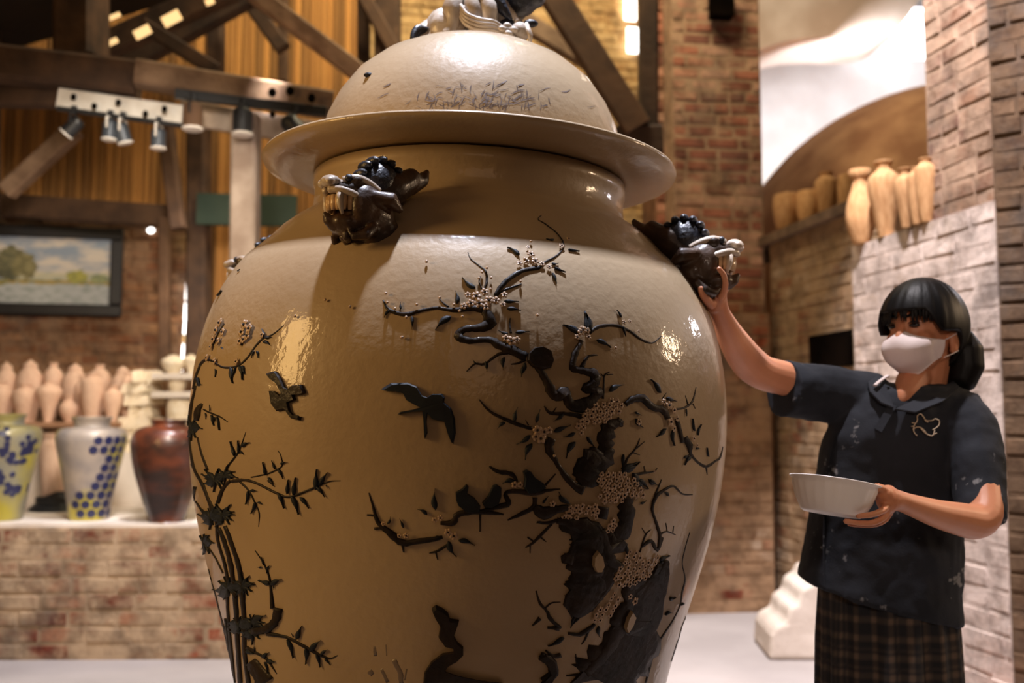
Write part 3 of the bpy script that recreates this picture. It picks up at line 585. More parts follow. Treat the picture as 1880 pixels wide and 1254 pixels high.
branch('f', [(870, 900, 5), (845, 960, 6), (820, 1060, 6), (790, 1140, 5)]); branch('f', [(700, 260, 12), (735, 175, 5)])
branch('f', [(240, 990, 14), (300, 995, 22), (360, 960, 20), (380, 940, 14)]); branch('f', [(350, 970, 12), (330, 1020, 10), (310, 1050, 4)]); branch('f', [(70, 765, 8), (90, 830, 14), (125, 870, 16), (150, 920, 22), (200, 960, 16)]); branch('f', [(115, 860, 10), (150, 830, 8), (200, 825, 4)]); branch('f', [(90, 910, 22), (50, 950, 8)]); branch('f', [(130, 960, 14), (190, 965, 22)])
branch('f', [(120, 1080, 10), (160, 1110, 20), (200, 1105, 24)]); branch('f', [(90, 1110, 50), (140, 1140, 60), (160, 1200, 50), (110, 1250, 60)]); branch('f', [(280, 1100, 6), (290, 1170, 12), (330, 1200, 24)]); branch('f', [(230, 1215, 8), (300, 1210, 16)])
leaves('f', [(520, 140, 605, 80), (580, 140, 655, 225), (530, 40, 525, 120), (690, 200, 660, 170), (620, 300, 650, 285), (720, 600, 775, 575), (725, 610, 755, 635), (775, 805, 805, 795), (850, 830, 830, 840), (750, 890, 785, 878), (400, 950, 405, 1010), (300, 900, 255, 945), (215, 1010, 130, 1055), (190, 260, 250, 300), (850, 60, 880, 40), (640, 100, 640, 110), (770, 260, 740, 240), (540, 520, 560, 590), (370, 870, 350, 860), (100, 400, 70, 405), (270, 900, 250, 960)])
# --- left lower bough with birds (crop e)
branch('e', [(50, 245, 6), (70, 310, 12), (100, 400, 24), (170, 465, 36), (230, 510, 34), (320, 500, 30), (400, 488, 28), (440, 478, 18)]); branch('e', [(40, 362, 8), (80, 365, 12)]); branch('e', [(80, 435, 14), (130, 430, 16)]); branch('e', [(230, 520, 18), (235, 560, 8)])
branch('e', [(430, 405, 18), (500, 400, 34), (520, 360, 32), (600, 345, 30), (700, 350, 22), (765, 360, 8)]); branch('e', [(640, 345, 18), (740, 318, 26), (790, 300, 30), (775, 245, 20), (850, 238, 26), (930, 245, 30), (1000, 232, 16), (1065, 225, 5)]); branch('e', [(985, 205, 14), (1040, 145, 7)])
branch('e', [(785, 390, 8), (850, 360, 20), (920, 320, 24), (930, 270, 26)]); branch('e', [(925, 320, 40), (980, 350, 70), (1060, 330, 40), (1110, 320, 30)]); branch('e', [(940, 400, 10), (1000, 405, 18), (1050, 390, 20)]); branch('e', [(1020, 410, 12), (960, 470, 16), (920, 510, 14), (880, 535, 8)]); branch('e', [(905, 520, 10), (905, 565, 5)]); branch('e', [(890, 480, 9), (920, 500, 9)]); branch('e', [(960, 480, 9), (990, 505, 5)])
branch('e', [(640, 340, 16), (640, 400, 10), (640, 450, 9)]); branch('e', [(470, 520, 14), (420, 550, 14), (370, 565, 6)]); branch('e', [(405, 560, 10), (415, 600, 6)]); branch('e', [(690, 105, 8), (740, 135, 20), (810, 145, 20), (835, 185, 16)])
leaves('e', [(405, 335, 402, 222), (360, 360, 308, 330), (235, 430, 215, 380), (525, 495, 612, 522), (470, 500, 515, 582), (830, 180, 760, 190), (1110, 300, 1055, 240), (150, 410, 165, 370), (970, 300, 1000, 260)])
flowers('e', [(470, 450, 22), (500, 470, 24), (430, 375, 18), (400, 385, 16), (250, 468, 18), (820, 200, 20), (850, 200, 18), (1020, 300, 20), (215, 470, 14), (130, 405, 14), (1110, 350, 22)])
relief('e', [(510, 240), (545, 220), (565, 198), (578, 208), (570, 245), (610, 270), (640, 310), (635, 345), (570, 345), (525, 310), (512, 280)], blue_g, 'bird', .011)
relief('e', [(650, 295), (680, 260), (705, 205), (725, 198), (750, 215), (750, 260), (735, 300), (700, 320), (665, 320)], blue_g, 'bird', .011)
relief('e', [(865, 130), (885, 120), (905, 130), (925, 160), (970, 190), (985, 215), (940, 240), (890, 245), (868, 210), (875, 165)], blue_g, 'bird', .011)
# curling rock (bottom centre)
relief('e', [(385, 855), (405, 838), (440, 855), (470, 880), (480, 910), (528, 918), (515, 955), (500, 1000), (520, 1035), (550, 1060), (550, 1100), (515, 1135), (470, 1160), (450, 1190), (520, 1215), (640, 1240), (760, 1254), (340, 1254), (345, 1195), (380, 1140), (440, 1095), (500, 1085), (500, 1060), (455, 1050), (420, 1000), (430, 940), (400, 890)], brown_g, 'rock', .009)
relief('e', [(960, 1254), (1010, 1200), (990, 1150), (950, 1110), (985, 1095), (1030, 1130), (1040, 1190), (1010, 1254)], brown_g, 'rock', .009)
grass = mat('faint_cobalt', (112, 98, 86), (126, 110, 94), .42, 20, coat=.5)
for q in ([(80, 1060, 14), (85, 1110, 20)], [(180, 1130, 26), (215, 1200, 30), (220, 1254, 26)], [(115, 1180, 18), (150, 1250, 18)], [(50, 1190, 30), (70, 1210, 24)], [(250, 1180, 9), (240, 1240, 9)], [(140, 1050, 6), (145, 1110, 6)]): branch('e', q, grass, 'grass_blade', hgt=.04)
# --- bamboo on the left (crop b and a)
for q in ([(60, 60, 8), (80, 140, 9), (110, 220, 11)], [(20, 60, 9), (40, 200, 12), (90, 300, 14), (140, 440, 14)], [(30, 190, 8), (100, 330, 10), (150, 450, 14), (160, 560, 14), (195, 680, 14), (215, 800, 14)], [(165, 500, 18), (190, 560, 18), (220, 660, 20), (240, 790, 20), (250, 900, 20), (260, 1100, 20), (270, 1254, 20)], [(195, 490, 18), (235, 600, 18), (265, 700, 20), (280, 830, 22), (290, 960, 20), (290, 1100, 18), (310, 1254, 20)],
          [(205, 780, 14), (210, 930, 14), (225, 1100, 14), (240, 1254, 14)], [(195, 940, 10), (205, 1050, 10), (225, 1180, 12), (240, 1254, 10)], [(160, 380, 16), (185, 310, 16), (220, 270, 14)], [(50, 370, 8), (90, 430, 10)], [(110, 590, 6), (150, 650, 8), (185, 720, 8)], [(105, 700, 5), (140, 800, 6), (165, 900, 6), (195, 1010, 7)], [(145, 930, 4), (185, 1030, 5), (215, 1130, 6)],
          [(200, 210, 10), (240, 160, 9), (265, 120, 8), (295, 35, 3)], [(225, 275, 16), (290, 268, 14), (350, 285, 12), (430, 325, 12), (500, 350, 12), (580, 325, 12), (640, 300, 10), (700, 275, 7), (755, 272, 3)], [(265, 275, 10), (310, 320, 8), (340, 380, 7), (360, 430, 6), (357, 495, 3)], [(320, 255, 6), (370, 245, 7), (420, 230, 8), (470, 200, 7), (465, 150, 5), (450, 125, 3)], [(400, 270, 7), (435, 300, 6)],
          [(425, 890, 18), (420, 830, 14), (410, 740, 10), (380, 670, 7), (340, 610, 4)], [(330, 1000, 40), (400, 990, 44), (440, 950, 40), (455, 890, 40)], [(400, 1015, 20), (490, 1030, 14), (560, 1065, 14), (640, 1110, 14), (700, 1135, 8), (740, 1120, 4)], [(300, 1080, 16), (350, 1110, 12), (400, 1140, 12), (445, 1210, 4)], [(320, 1150, 50), (350, 1190, 70), (390, 1254, 100)],
          [(25, 60, 14), (20, 0, 16), (22, -60, 14)], [(0+48, 300, 16), (40, 370, 6)]):
    branch('b', q, brown_g, 'bamboo_stem')
def star(k, cx, cy, r, n, seed, squash=.8):
    rnd = random.Random(seed); L = []
    for i in range(n):
        a = 2*math.pi*i/n+rnd.uniform(-.25, .25); rr = r*rnd.uniform(.8, 1.35); L.append((cx, cy, cx+rr*math.cos(a), cy+rr*math.sin(a)*squash))
    leaves(k, L, LB_, .75)
for a in ((150, 265, 62, 12, 1), (195, 245, 50, 9, 2), (130, 445, 62, 10, 3), (190, 440, 62, 10, 4), (98, 570, 40, 7, 5, 1.2), (215, 790, 62, 10, 6), (285, 780, 66, 11, 7), (270, 975, 62, 10, 8), (330, 960, 60, 10, 9), (330, 1010, 56, 9, 10), (35, 20, 45, 7, 12, 1.3)): star('b', *a)
leaves('b', [(245, 150, 225, 80), (265, 140, 262, 75), (275, 105, 315, 85), (270, 130, 290, 145), (395, 245, 382, 180), (405, 255, 435, 290), (440, 215, 425, 172), (455, 215, 480, 262), (465, 190, 495, 180), (455, 330, 485, 405), (500, 335, 505, 265), (530, 340, 540, 255), (520, 345, 555, 435), (560, 350, 605, 405), (640, 315, 642, 215), (655, 290, 695, 230), (640, 300, 682, 350), (685, 290, 695, 310), (310, 320, 300, 385), (320, 320, 350, 320), (345, 375, 325, 430), (355, 375, 380, 385), (375, 690, 355, 690), (385, 680, 375, 640), (400, 700, 415, 680), (415, 770, 360, 752), (420, 775, 470, 748), (430, 780, 435, 800), (400, 720, 405, 690), (545, 1040, 570, 975), (500, 1040, 530, 1130), (590, 1080, 590, 1160), (610, 1095, 660, 1045), (640, 1110, 660, 1175), (660, 1115, 695, 1090), (680, 1135, 710, 1165), (530, 1030, 520, 1010), (340, 1100, 340, 1075), (380, 1130, 410, 1105), (390, 1150, 410, 1205), (400, 1150, 440, 1150), (300, 1100, 340, 1110)], LB_, .8)
# upper left flowering bough (crop a)
branch('a', [(80, 870, 12), (110, 840, 14), (150, 845, 12), (200, 878, 12), (260, 880, 12), (300, 865, 10), (340, 830, 10), (390, 760, 10), (430, 720, 10), (480, 700, 8), (540, 650, 4)]); branch('a', [(45, 1000, 14), (60, 930, 12), (85, 865, 12)]); branch('a', [(25, 1200, 20), (35, 1090, 16), (60, 980, 10)]); branch('a', [(65, 1170, 26), (75, 1110, 30), (95, 1080, 14)])
branch('a', [(100, 1110, 8), (140, 1130, 10), (190, 1150, 8), (235, 1180, 4)]); branch('a', [(150, 760, 8), (180, 700, 8), (215, 640, 6)]); branch('a', [(310, 760, 8), (330, 700, 8), (360, 650, 5)])
leaves('a', [(170, 890, 170, 935), (255, 880, 268, 968), (280, 880, 260, 940), (300, 870, 320, 950), (320, 870, 335, 920), (140, 1120, 140, 1085), (115, 1130, 120, 1165), (150, 1140, 165, 1200), (180, 1150, 195, 1225), (165, 1150, 160, 1190), (430, 720, 425, 670), (440, 720, 480, 715), (395, 790, 405, 830), (380, 790, 370, 830), (200, 770, 212, 780), (430, 740, 470, 760), (70, 940, 95, 975), (290, 355, 305, 345), (205, 460, 180, 490)])
flowers('a', [(200, 640, 34), (180, 680, 34), (215, 690, 30), (165, 730, 30), (190, 740, 28), (335, 650, 36), (360, 670, 32), (320, 690, 34), (350, 710, 30), (310, 740, 28), (330, 730, 26), (130, 830, 26), (170, 850, 26), (290, 850, 22), (430, 705, 20), (150, 770, 24)])
# flying birds
relief('a', [(455, 915), (500, 902), (525, 935), (550, 990), (575, 1000), (600, 980), (645, 975), (665, 1020), (640, 1030), (600, 1030), (610, 1060), (570, 1075), (580, 1120), (605, 1150), (640, 1150), (635, 1170), (590, 1160), (555, 1110), (510, 1120), (480, 1080), (470, 1010), (495, 1010), (530, 1040), (538, 1020), (510, 965), (470, 935)], brown_g, 'bird', .008)
relief('a', [(1078, 1000), (1130, 968), (1220, 965), (1270, 985), (1300, 1035), (1330, 1045), (1360, 1025), (1410, 1025), (1425, 1045), (1420, 1070), (1460, 1105), (1480, 1160), (1485, 1240), (1470, 1300), (1450, 1250), (1430, 1180), (1400, 1175), (1360, 1165), (1330, 1130), (1325, 1180), (1330, 1240), (1315, 1270), (1310, 1180), (1305, 1120), (1240, 1125), (1170, 1138), (1180, 1125), (1250, 1112), (1290, 1100), (1250, 1080), (1215, 1060), (1195, 1020), (1150, 1005), (1100, 1005)], blue_g, 'bird', .008)
buds('a', [(1325, 310), (1190, 720), (910, 552), (775, 515), (612, 603)])
# ---------------------------------------------------------------- lion heads on the shoulder
lion_g = mat('lion_glaze', (44, 30, 22), (78, 54, 36), .45, 18, .5, 60, coat=.2, bdist=.004)
navy_g = mat('mane_glaze', (22, 24, 34), (38, 40, 50), .45, 25, .3, coat=.2)
bone_g = mat('bone_glaze', (196, 158, 112), (216, 182, 140), .35, 25, .2, coat=.4)
cream_g = mat('cream_glaze', (178, 160, 140), (208, 196, 184), .4, 26, .4, 70, coat=.35, bdist=.003)
def lion_head(yaw, az, zl=1.525, r_out=.0, sc=1.0):
    t = empty('lion_head', label=None); t.parent = jar; r = rj(zl)+r_out
    t.location = (r*math.sin(az), -r*math.cos(az), zl); t.rotation_euler = (0, 0, az-math.pi/2+yaw); t.scale = (sc,)*3
    b = MB(); b.ball((.015, 0, .015), (.06, .06, .05)); b.ball((.03, 0, .055), (.045, .05, .035)); b.ball((-.015, 0, -.02), (.05, .055, .05))
    b.ball((.062, 0, .062), (.036, .044, .02), R=Matrix.Rotation(.2, 3, 'Y')); b.ball((.05, .0, -.008), (.048, .046, .024), R=Matrix.Rotation(-.15, 3, 'Y'))
    for s_ in (-1, 1):
        b.ball((.035, .04*s_, .03), (.034, .02, .042)); b.tube([(.03, .045*s_, .05), (-.01, .06*s_, .045), (-.035, .06*s_, .025)], [.013, .018, .006], 8)
        b.ball((.052, .03*s_, .078), (.018, .015, .013)); b.tube([(.02, .05*s_, -.01), (.04, .055*s_, -.03), (.06, .04*s_, -.035), (.07, .035*s_, -.022)], [.012, .012, .009, .004], 8)
    b.tube([(.08, 0, -.008), (.098, 0, .0), (.108, 0, .014)], [.018, .012, .003], 8)
    o = b.build('skull', lion_g, t); remesh(o, .0036, 4)
    b = MB(); b.tube([(.0, 0, .05), (-.045, 0, .085), (-.08, 0, .105), (-.098, 0, .125)], [.036, .04, .03, .02], 12, .9); b.tube([(-.085, 0, .1), (-.118, 0, .118), (-.13, 0, .14)], [.024, .016, .004], 8); remesh(b.build('neck', lion_g, t), .004, 3)
    b = MB(); b.ball((-.014, 0, .086), (.046, .036, .048), 18, 12)
    c_ = b.build('crest', navy_g, t, smooth=True)
    for i in range(10):
        a = math.radians(-30+i*24); 
        MB().ball((-.014+.048*math.cos(a), 0, .087+.05*math.sin(a)), (.0105, .026, .0105), 10, 8).build('knob', navy_g, c_, smooth=True)
    b = MB(); b.ball((.096, 0, .076), (.02, .024, .013), 12, 8); 
    for s_ in (-1, 1): b.ball((.104, .016*s_, .072), (.012, .011, .01), 8, 6)
    remesh(b.build('nose', cream_g, t), .0025, 2)
    b = MB()
    for s_ in (-1, 1): b.tube(catmull([(.102, .008*s_, .058), (.086, .03*s_, .056), (.06, .043*s_, .047), (.032, .049*s_, .03), (.015, .05*s_, .012)], 4), .0075, 8)
    b.build('lip', cream_g, t, smooth=True)  # cream puts the strongly lit glossy rim into the lip's colour
    b = MB(); b.tube(catmull([(.005, -.03, .065), (.03, -.034, .077), (.055, -.032, .083), (.075, -.016, .078)], 4), .0095, 8); b.tube(catmull([(.005, .03, .065), (.03, .034, .077), (.055, .032, .083), (.075, .016, .078)], 4), .0095, 8); b.build('brow', cream_g, t, smooth=True)  # brow cream likewise paints in its lit glossy top
    for s_ in (-1, 1): MB().ball((.07, .028*s_, .082), .0085, 10, 8).build('eye', navy_g, t, smooth=True)
    for i in range(9):
        a = math.radians(-64+16*i); c = Vector((.048+.046*math.cos(a), .04*math.sin(a), .032))
        MB().tube([c+Vector((0, 0, .016)), c, c-Vector((0, 0, .014))], [.0062, .0068, .0045], 6).build('tooth', bone_g, t, smooth=True)
    for s_ in (-1, 1): MB().tube([(.088, .028*s_, .05), (.088, .03*s_, .03), (.082, .031*s_, .008)], [.008, .007, .003], 8).build('fang', cream_g, t, smooth=True)
    b = MB(); rnd = random.Random(2)
    for i in range(7): b.ball((.04+rnd.uniform(-.01, .03), rnd.uniform(-.03, .03), -.03+rnd.uniform(-.006, .006)), .009, 8, 6)
    o = b.build('beard', lion_g, t, smooth=True); remesh(o, .003, 2)
    return t
lion_head(math.radians(-34), math.radians(-19), 1.56, sc=.93)
lion_head(0, math.radians(73), 1.525)
lion_head(0, math.radians(-107), 1.5); lion_head(0, math.radians(163), 1.525)
# ---------------------------------------------------------------- lid
LZ = 1.752
lid = empty('jar_lid', JM @ Vector((0, 0, LZ)), (0, TILT, 0), label='domed glazed lid with wide brim resting on the giant jar', cat='lid')
lm_ = jm
dome = MB().lathe([(.0, .30), (.06, .333), (.12, .329), (.18, .312), (.235, .283), (.285, .24), (.32, .19), (.343, .14), (.356, .09), (.362, .05), (.364, .026), (.3, .02), (0, .02)][1:0:-1] if 0 else [(.0, .336), (.06, .335), (.12, .329), (.18, .312), (.235, .283), (.285, .24), (.32, .19), (.343, .14), (.356, .09), (.362, .05), (.364, .024), (.2, .02), (0, .02)], 128)
dm = dome.build('dome', jm, lid, smooth=True)
MB().lathe([(.362, .03), (.40, .026), (.45, .028), (.472, .034), (.481, .034), (.484, .029), (.481, .022), (.45, .010), (.41, .005), (.372, .005), (.33, .006), (.33, .03), (.362, .03)], 128).build('brim', jm, lid, smooth=True)
# thumb mark on the dome and painted brush strokes
LMW = Matrix.Translation(JM @ Vector((0, 0, LZ))) @ Matrix.Rotation(TILT, 4, 'Y'); LI = LMW.inverted()
bvl = BVHTree.FromPolygons([LMW @ v for v in dome.V], dome.F)
def hitl(x, y):
    loc, nn, i, d = bvl.ray_cast(CAM, ray(x, y).normalized())
    if loc is None: return None, None
    c = LMW @ Vector((0, 0, -.1)); n_ = (loc-c).normalized(); return LI @ loc, (LI.to_3x3() @ n_)
brush = mat('faded_blue_brushwork', (118, 106, 104), (136, 122, 116), .42, 60, coat=.5); rnd = random.Random(12)
b = MB()
for i in range(130):
    x = rnd.gauss(880, 62); y = 205-abs(rnd.gauss(0, 20)); 
    if i < 50: pts = [(x+rnd.uniform(-6, 6), y-rnd.uniform(8, 16)), (x, y-4), (x+rnd.uniform(-3, 3), y+4)] 
    else: x += rnd.uniform(-60, 60); q_ = rnd.uniform(4, 11); sg = rnd.uniform(-1, 1); y -= 6; pts = [(x-q_, y+sg*6), (x+rnd.uniform(-3, 3), y+rnd.uniform(-3, 3)), (x+q_, y-sg*6)]
    w0 = rnd.uniform(.6, 1.8); pts = catmull(pts, 3); Vq = []
    for j, (a_, c_) in enumerate(pts):
        c_ = min(c_, 212); w_ = w0*math.sin(math.pi*(j+.4)/(len(pts)))
        for s_ in (-1, 1):
            p, nn = hitl(a_+w_*s_*.7, c_+w_*s_*.7)
            if p is None: break
            Vq.append(p+nn*.0006)
    if len(Vq) == 2*len(pts): b.add(Vq, [[2*j, 2*j+1, 2*j+3, 2*j+2] for j in range(len(pts)-1)])
b.build('brushwork', brush, dm, kind='stuff')
p, nn = hitl(677, 138); MB().ball(p, (.011, .007, .006), 8, 6).build('firing_mark', brown_g, dm)
# lion finial (a part of the lid)
fin = empty('lion_finial'); fin.parent = lid; fin.location = (0, 0, .325)
b = MB()
b.ball((-.03, 0, .05), (.095, .06, .055)); b.ball((-.08, 0, .055), (.045, .06, .055)); b.ball((.05, -.01, .09), (.05, .055, .06))
for x_, y_ in ((.045, -.045), (.05, .045)): b.tube([(x_-.01, y_, .09), (x_+.0, y_, .045), (x_+.01, y_*1.1, .01)], [.028, .02, .018], 8); b.ball((x_+.022, y_*1.1, .008), (.026, .018, .013))
for y_ in (-.06, .06): b.ball((-.065, y_, .04), (.045, .026, .04), R=Matrix.Rotation(.4, 3, 'Y')); b.tube([(-.09, y_, .03), (-.105, y_, .012), (-.07, y_*1.1, .004), (-.05, y_*1.1, .006)], [.018, .014, .014, .012], 8)
remesh(b.build('lion_body', cream_g, fin), .005, 3)
b = MB()
b.tube(catmull([(-.03, -.068, .085), (-.02, -.078, .06), (.0, -.085, .045), (.03, -.085, .03), (.06, -.08, .025), (.078, -.075, .03)], 4), [.01]*21, 8); b.tube(catmull([(-.03, -.07, .075), (-.0, -.088, .03), (.04, -.09, .014), (.07, -.082, .012)], 4), .008, 8)
b.tube(catmull([(.0, -.06, .12), (.02, -.072, .085), (.045, -.08, .05)], 4), .009, 8); b.build('sash', cream_g, fin, smooth=True)
b = MB(); b.ball((.1, -.02, .135), (.05, .05, .045)); b.ball((.14, -.03, .13), (.025, .03, .02)); b.ball((.085, -.0, .16), (.05, .05, .05)); remesh(b.build('head', navy_g, fin), .005, 2)
rnd = random.Random(4)
for i in range(22):
    a = rnd.uniform(0, 6.28); e_ = rnd.uniform(-.9, 1.0); c = Vector((.085+.056*math.cos(a)*math.cos(e_), -.005+.056*math.sin(a)*math.cos(e_), .15+.05*math.sin(e_)))
    MB().ball(c, .0135, 8, 6).build('curl', navy_g, fin, smooth=True)
b = MB(); b.tube(catmull([(-.095, 0, .075), (-.118, -.01, .055), (-.128, -.02, .03), (-.12, -.03, .012)], 4), [.022, .022, .02, .02, .02, .022, .022, .02, .018, .015, .012, .01, .008], 8)
tl = b.build('tail', cream_g, fin, smooth=True)
for i in range(7):
    a = -.9+i*.3; MB().tube(catmull([(-.118, -.02+.012*a, .045), (-.137, -.03+.02*a, .035+.006*math.cos(i*2)), (-.146+.006*i, -.04+.02*a, .012), (-.138+.01*i, -.052+.012*a, -.008)], 3), [.007, .008, .0085, .009, .009, .008, .007, .005, .003, .002], 6).build('tail_lock', navy_g if i < 3 else cream_g, tl, smooth=True)
for i, (x0, lean) in enumerate(((-.055, -.01), (-.005, .012), (.03, .02))):
    MB().tube(catmull([(x0-lean, -.055, .13), (x0, -.07, .085), (x0+.004, -.076, .045), (x0+lean, -.08, .008)], 3), [.012, .018, .022, .024, .022, .019, .017, .016, .017, .018], 8).build('drapery_fold', cream_g, fin, smooth=True)
for j in range(4):
    dz = j*.0085; MB().tube(catmull([(-.035, -.082, .088-dz), (-.02, -.092, .062-dz), (.012, -.096, .048-dz), (.045, -.094, .044-dz*.8), (.07, -.088, .030-dz*.6), (.092, -.08, .034-dz)], 4), [.0035]+[.0055]*19+[.003], 6).build('sash_ridge', cream_g, fin, smooth=True)
for c in ((.062, -.09, .028), (.078, -.088, .018), (.09, -.083, .03), (.075, -.08, .04)): MB().ball(c, (.012, .01, .009), 8, 6).build('curl', cream_g, fin, smooth=True)
for pts in ([(.0, -.05, .16), (.012, -.068, .12), (.022, -.075, .08)], [(.035, -.05, .15), (.05, -.066, .105), (.085, -.068, .06)]): MB().tube(catmull(pts, 4), [.006, .012, .016, .018, .018, .016, .012, .008, .004], 8).build('ribbon', navy_g, fin, smooth=True)
b = MB(); b.tube([(-.05, -.03, .09), (-.04, -.03, .13), (-.02, -.03, .16)], [.018, .022, .012], 8); b.build('mane_tuft', navy_g, fin, smooth=True)
b = MB(); b.ball((.105, -.06, .035), .024, 14, 10); b.ball((.1, -.06, .058), .012, 10, 8); b.tube([(.118, -.07, .05), (.13, -.08, .02), (.13, -.078, .0)], [.008, .006, .004], 6); b.build('ball', cream_g, fin, smooth=True)
for x_ in (.075, .13): MB().ball((x_, -.065, .055), (.018, .008, .01), 8, 6).build('tassel', navy_g, fin, smooth=True)
b = MB()
for i in range(5): b.ball((.14+.018*i, -.02-.004*i, -.006-.006*i), .009, 8, 6)
b.build('bead_string', cream_g, fin, smooth=True)
# ================================================================ POTS, PAINTING, LAMPS
bisque = mat('bisque_clay', (216, 176, 148), (232, 198, 172), .85, 6, .15, rand=.08)
bisque2 = mat('kiln_bisque', (176, 128, 82), (206, 160, 112), .85, 5, .2, rand=.16)
SH = {
 'baluster': [(.30, 0), (.34, .05), (.52, .3), (.85, .58), (1, .72), (.92, .82), (.6, .9), (.38, .93), (.36, .96), (.46, 1.0), (.38, 1.0), (.3, .95)],
 'slender': [(.42, 0), (.46, .05), (.7, .3), (.95, .55), (1, .7), (.9, .8), (.55, .87), (.42, .9), (.44, .95), (.6, 1.0), (.5, 1.0), (.36, .93)],
 'tall': [(.5, 0), (.55, .04), (.75, .25), (.95, .55), (1, .78), (.9, .86), (.55, .92), (.5, .96), (.62, 1), (.5, 1), (.42, .94)],
 'ginger': [(.5, 0), (.52, .04), (.75, .25), (.98, .5), (1, .62), (.9, .74), (.62, .83), (.5, .86), (.52, .9), (.4, .94), (.2, .965), (.15, .985), (0, 1)],
 'round': [(.4, 0), (.45, .06), (.85, .3), (1, .5), (.9, .66), (.5, .78), (.4, .84), (.44, .95), (.6, 1), (.5, 1), (.34, .86)],
 'cylinder': [(.72, 0), (.76, .03), (.86, .3), (.96, .6), (1, .8), (.98, .86), (.84, .9), (.82, .94), (.98, .98), (.98, 1), (.85, 1), (.74, .93)],
 'trumpet': [(.5, 0), (.6, .03), (.62, .2), (.75, .4), (.62, .55), (.5, .66), (.6, .8), (1, 1), (.9, 1), (.5, .8)],
 'barrel': [(.6, 0), (.7, .05), (.9, .35), (1, .65), (.95, .9), (.85, 1), (.78, 1), (.82, .9)],
 'flask': [(.55, 0), (.65, .05), (.95, .25), (1, .4), (.85, .6), (.55, .78), (.5, .86), (.72, .93), (.75, 1), (.62, 1), (.42, .86)]}
cache = {}
def pot(name, shape, base, h, r, m, rot=0, n=40, **k):
    key = (shape, m.name)
    if key not in cache:
        me_o = MB().lathe([(0, 0)]+[tuple(q) for q in catmull(SH[shape], 3)]+[(SH[shape][-1][0]*.9, .8)], n)
        me = bpy.data.meshes.new(name); me.from_pydata([tuple(v) for v in me_o.V], [], me_o.F); me.update(); me.shade_smooth(); me.materials.append(m); cache[key] = me
    o = bpy.data.objects.new(name, cache[key]); C.objects.link(o); o.location = base; o.scale = (r, r, h); o.rotation_euler = (0, 0, rot); return setp(o, **k)
# shelf with pale pots
ZS = px(150, 775, 6.05).z
sh = MB().box((-2.93, 6.24, ZS-.014), (1.02, .66, .028)).build('pot_shelf', mat('shelf_wood', (150, 110, 82), (176, 134, 104), .7, 6)); setp(sh, 'long brown wooden shelf plank carrying the rows of pale clay vases', 'shelf')
for x_ in (-40, 118, 215): MB().box((px(x_, 775, 6.1).x, 6.3, (ZS-.028+1.0)/2), (.05, .3, ZS-.028-1.0)).build('support', dark_m, sh)
G1 = 'pale clay vases crowded on the long shelf'
front = [(44, 705, 778, 22, 'slender', 'pale high-shouldered vase, front row, nearest the left edge of the shelf'), (88, 700, 776, 23, 'baluster', 'broad pale vase, front row, just left of the small round vase'), (126, 726, 775, 17, 'round', 'small round-bellied pale vase at the front of the shelf'), (168, 686, 777, 21, 'tall', 'tall straight pale vase right of the small round vase'), (205, 708, 777, 17, 'slender', 'narrow pale vase at the right end of the front row'), (0, 700, 776, 20, 'slender', 'pale vase cut by the left edge of the picture, front row')]
back = [(8, 664, 740, 20, 'ginger', 'lidded pale jar behind, cut by the left edge'), (52, 660, 745, 24, 'ginger', 'pale lidded jar in the back row, second from the left edge'), (95, 667, 745, 17, 'baluster', 'slim pale vase in the back row above the broad front vase'), (135, 667, 745, 24, 'ginger', 'round-shouldered pale lidded jar behind the small round vase'), (180, 670, 745, 20, 'baluster', 'pale vase peeking up behind the tall straight vase'), (223, 672, 760, 22, 'ginger', 'large egg-shaped pale jar at the right end of the back row'), (150, 690, 760, 18, 'slender', 'pale vase squeezed between the lidded jar and the tall straight vase'), (232, 684, 772, 15, 'tall', 'last pale vase beside the stack of clay blocks')]
for row, d_ in ((front, 6.03), (back, 6.42)):
    for (x_, yt, yb, r_, s_, l_) in row:
        if x_ in (150, 232): d_ = 6.2; r_ *= .8
        elif row is back: d_ = 6.42
        c = px(x_, 775, d_); c.z = ZS; h = px(x_, yt, d_).z - ZS; pot('clay_vase', s_, c, h, r_*d_/F_PX, bisque, label=l_, cat='vase', group=G1)
# four vases on the low wall
ZB = .676
def base_at(x_, d_): c = px(x_, 960, d_); c.z = ZB; return c
hexb = mat('hex_vase_glaze', (160, 152, 146), (184, 174, 162), .35, 7, .1, coat=.3)
# patchy yellow painted bands through noise
def two_tone(name, c1, c2, c3, sc, lo, hi):
    m = mat(name, c1, c2, .4, 9, .15, coat=.3); nt = m.node_tree; N = nt.nodes; b_ = N['Principled BSDF']; src = b_.inputs['Base Color'].links[0].from_socket
    tc = N.new('ShaderNodeTexCoord'); no = N.new('ShaderNodeTexNoise'); no.inputs['Scale'].default_value = sc; nt.links.new(tc.outputs['Object'], no.inputs[0])
    sx = N.new('ShaderNodeSeparateXYZ'); nt.links.new(tc.outputs['Object'], sx.inputs[0]); ad = N.new('ShaderNodeMath'); ad.operation = 'MULTIPLY_ADD'; ad.inputs[1].default_value = -.22; nt.links.new(sx.outputs[0], ad.inputs[0]); nt.links.new(no.outputs[0], ad.inputs[2])
    mr = N.new('ShaderNodeMapRange'); mr.inputs[1].default_value = lo; mr.inputs[2].default_value = hi; nt.links.new(ad.outputs[0], mr.inputs[0])
    mx = N.new('ShaderNodeMix'); mx.data_type = 'RGBA'; nt.links.new(mr.outputs[0], mx.inputs[0]); nt.links.new(src, mx.inputs[6]); mx.inputs[7].default_value = (*lin(c3), 1); nt.links.new(mx.outputs[2], b_.inputs['Base Color']); return m
hexm = two_tone('grey_yellow_glaze', (128, 120, 116), (160, 146, 132), (176, 162, 52), 3.2, .47, .55)
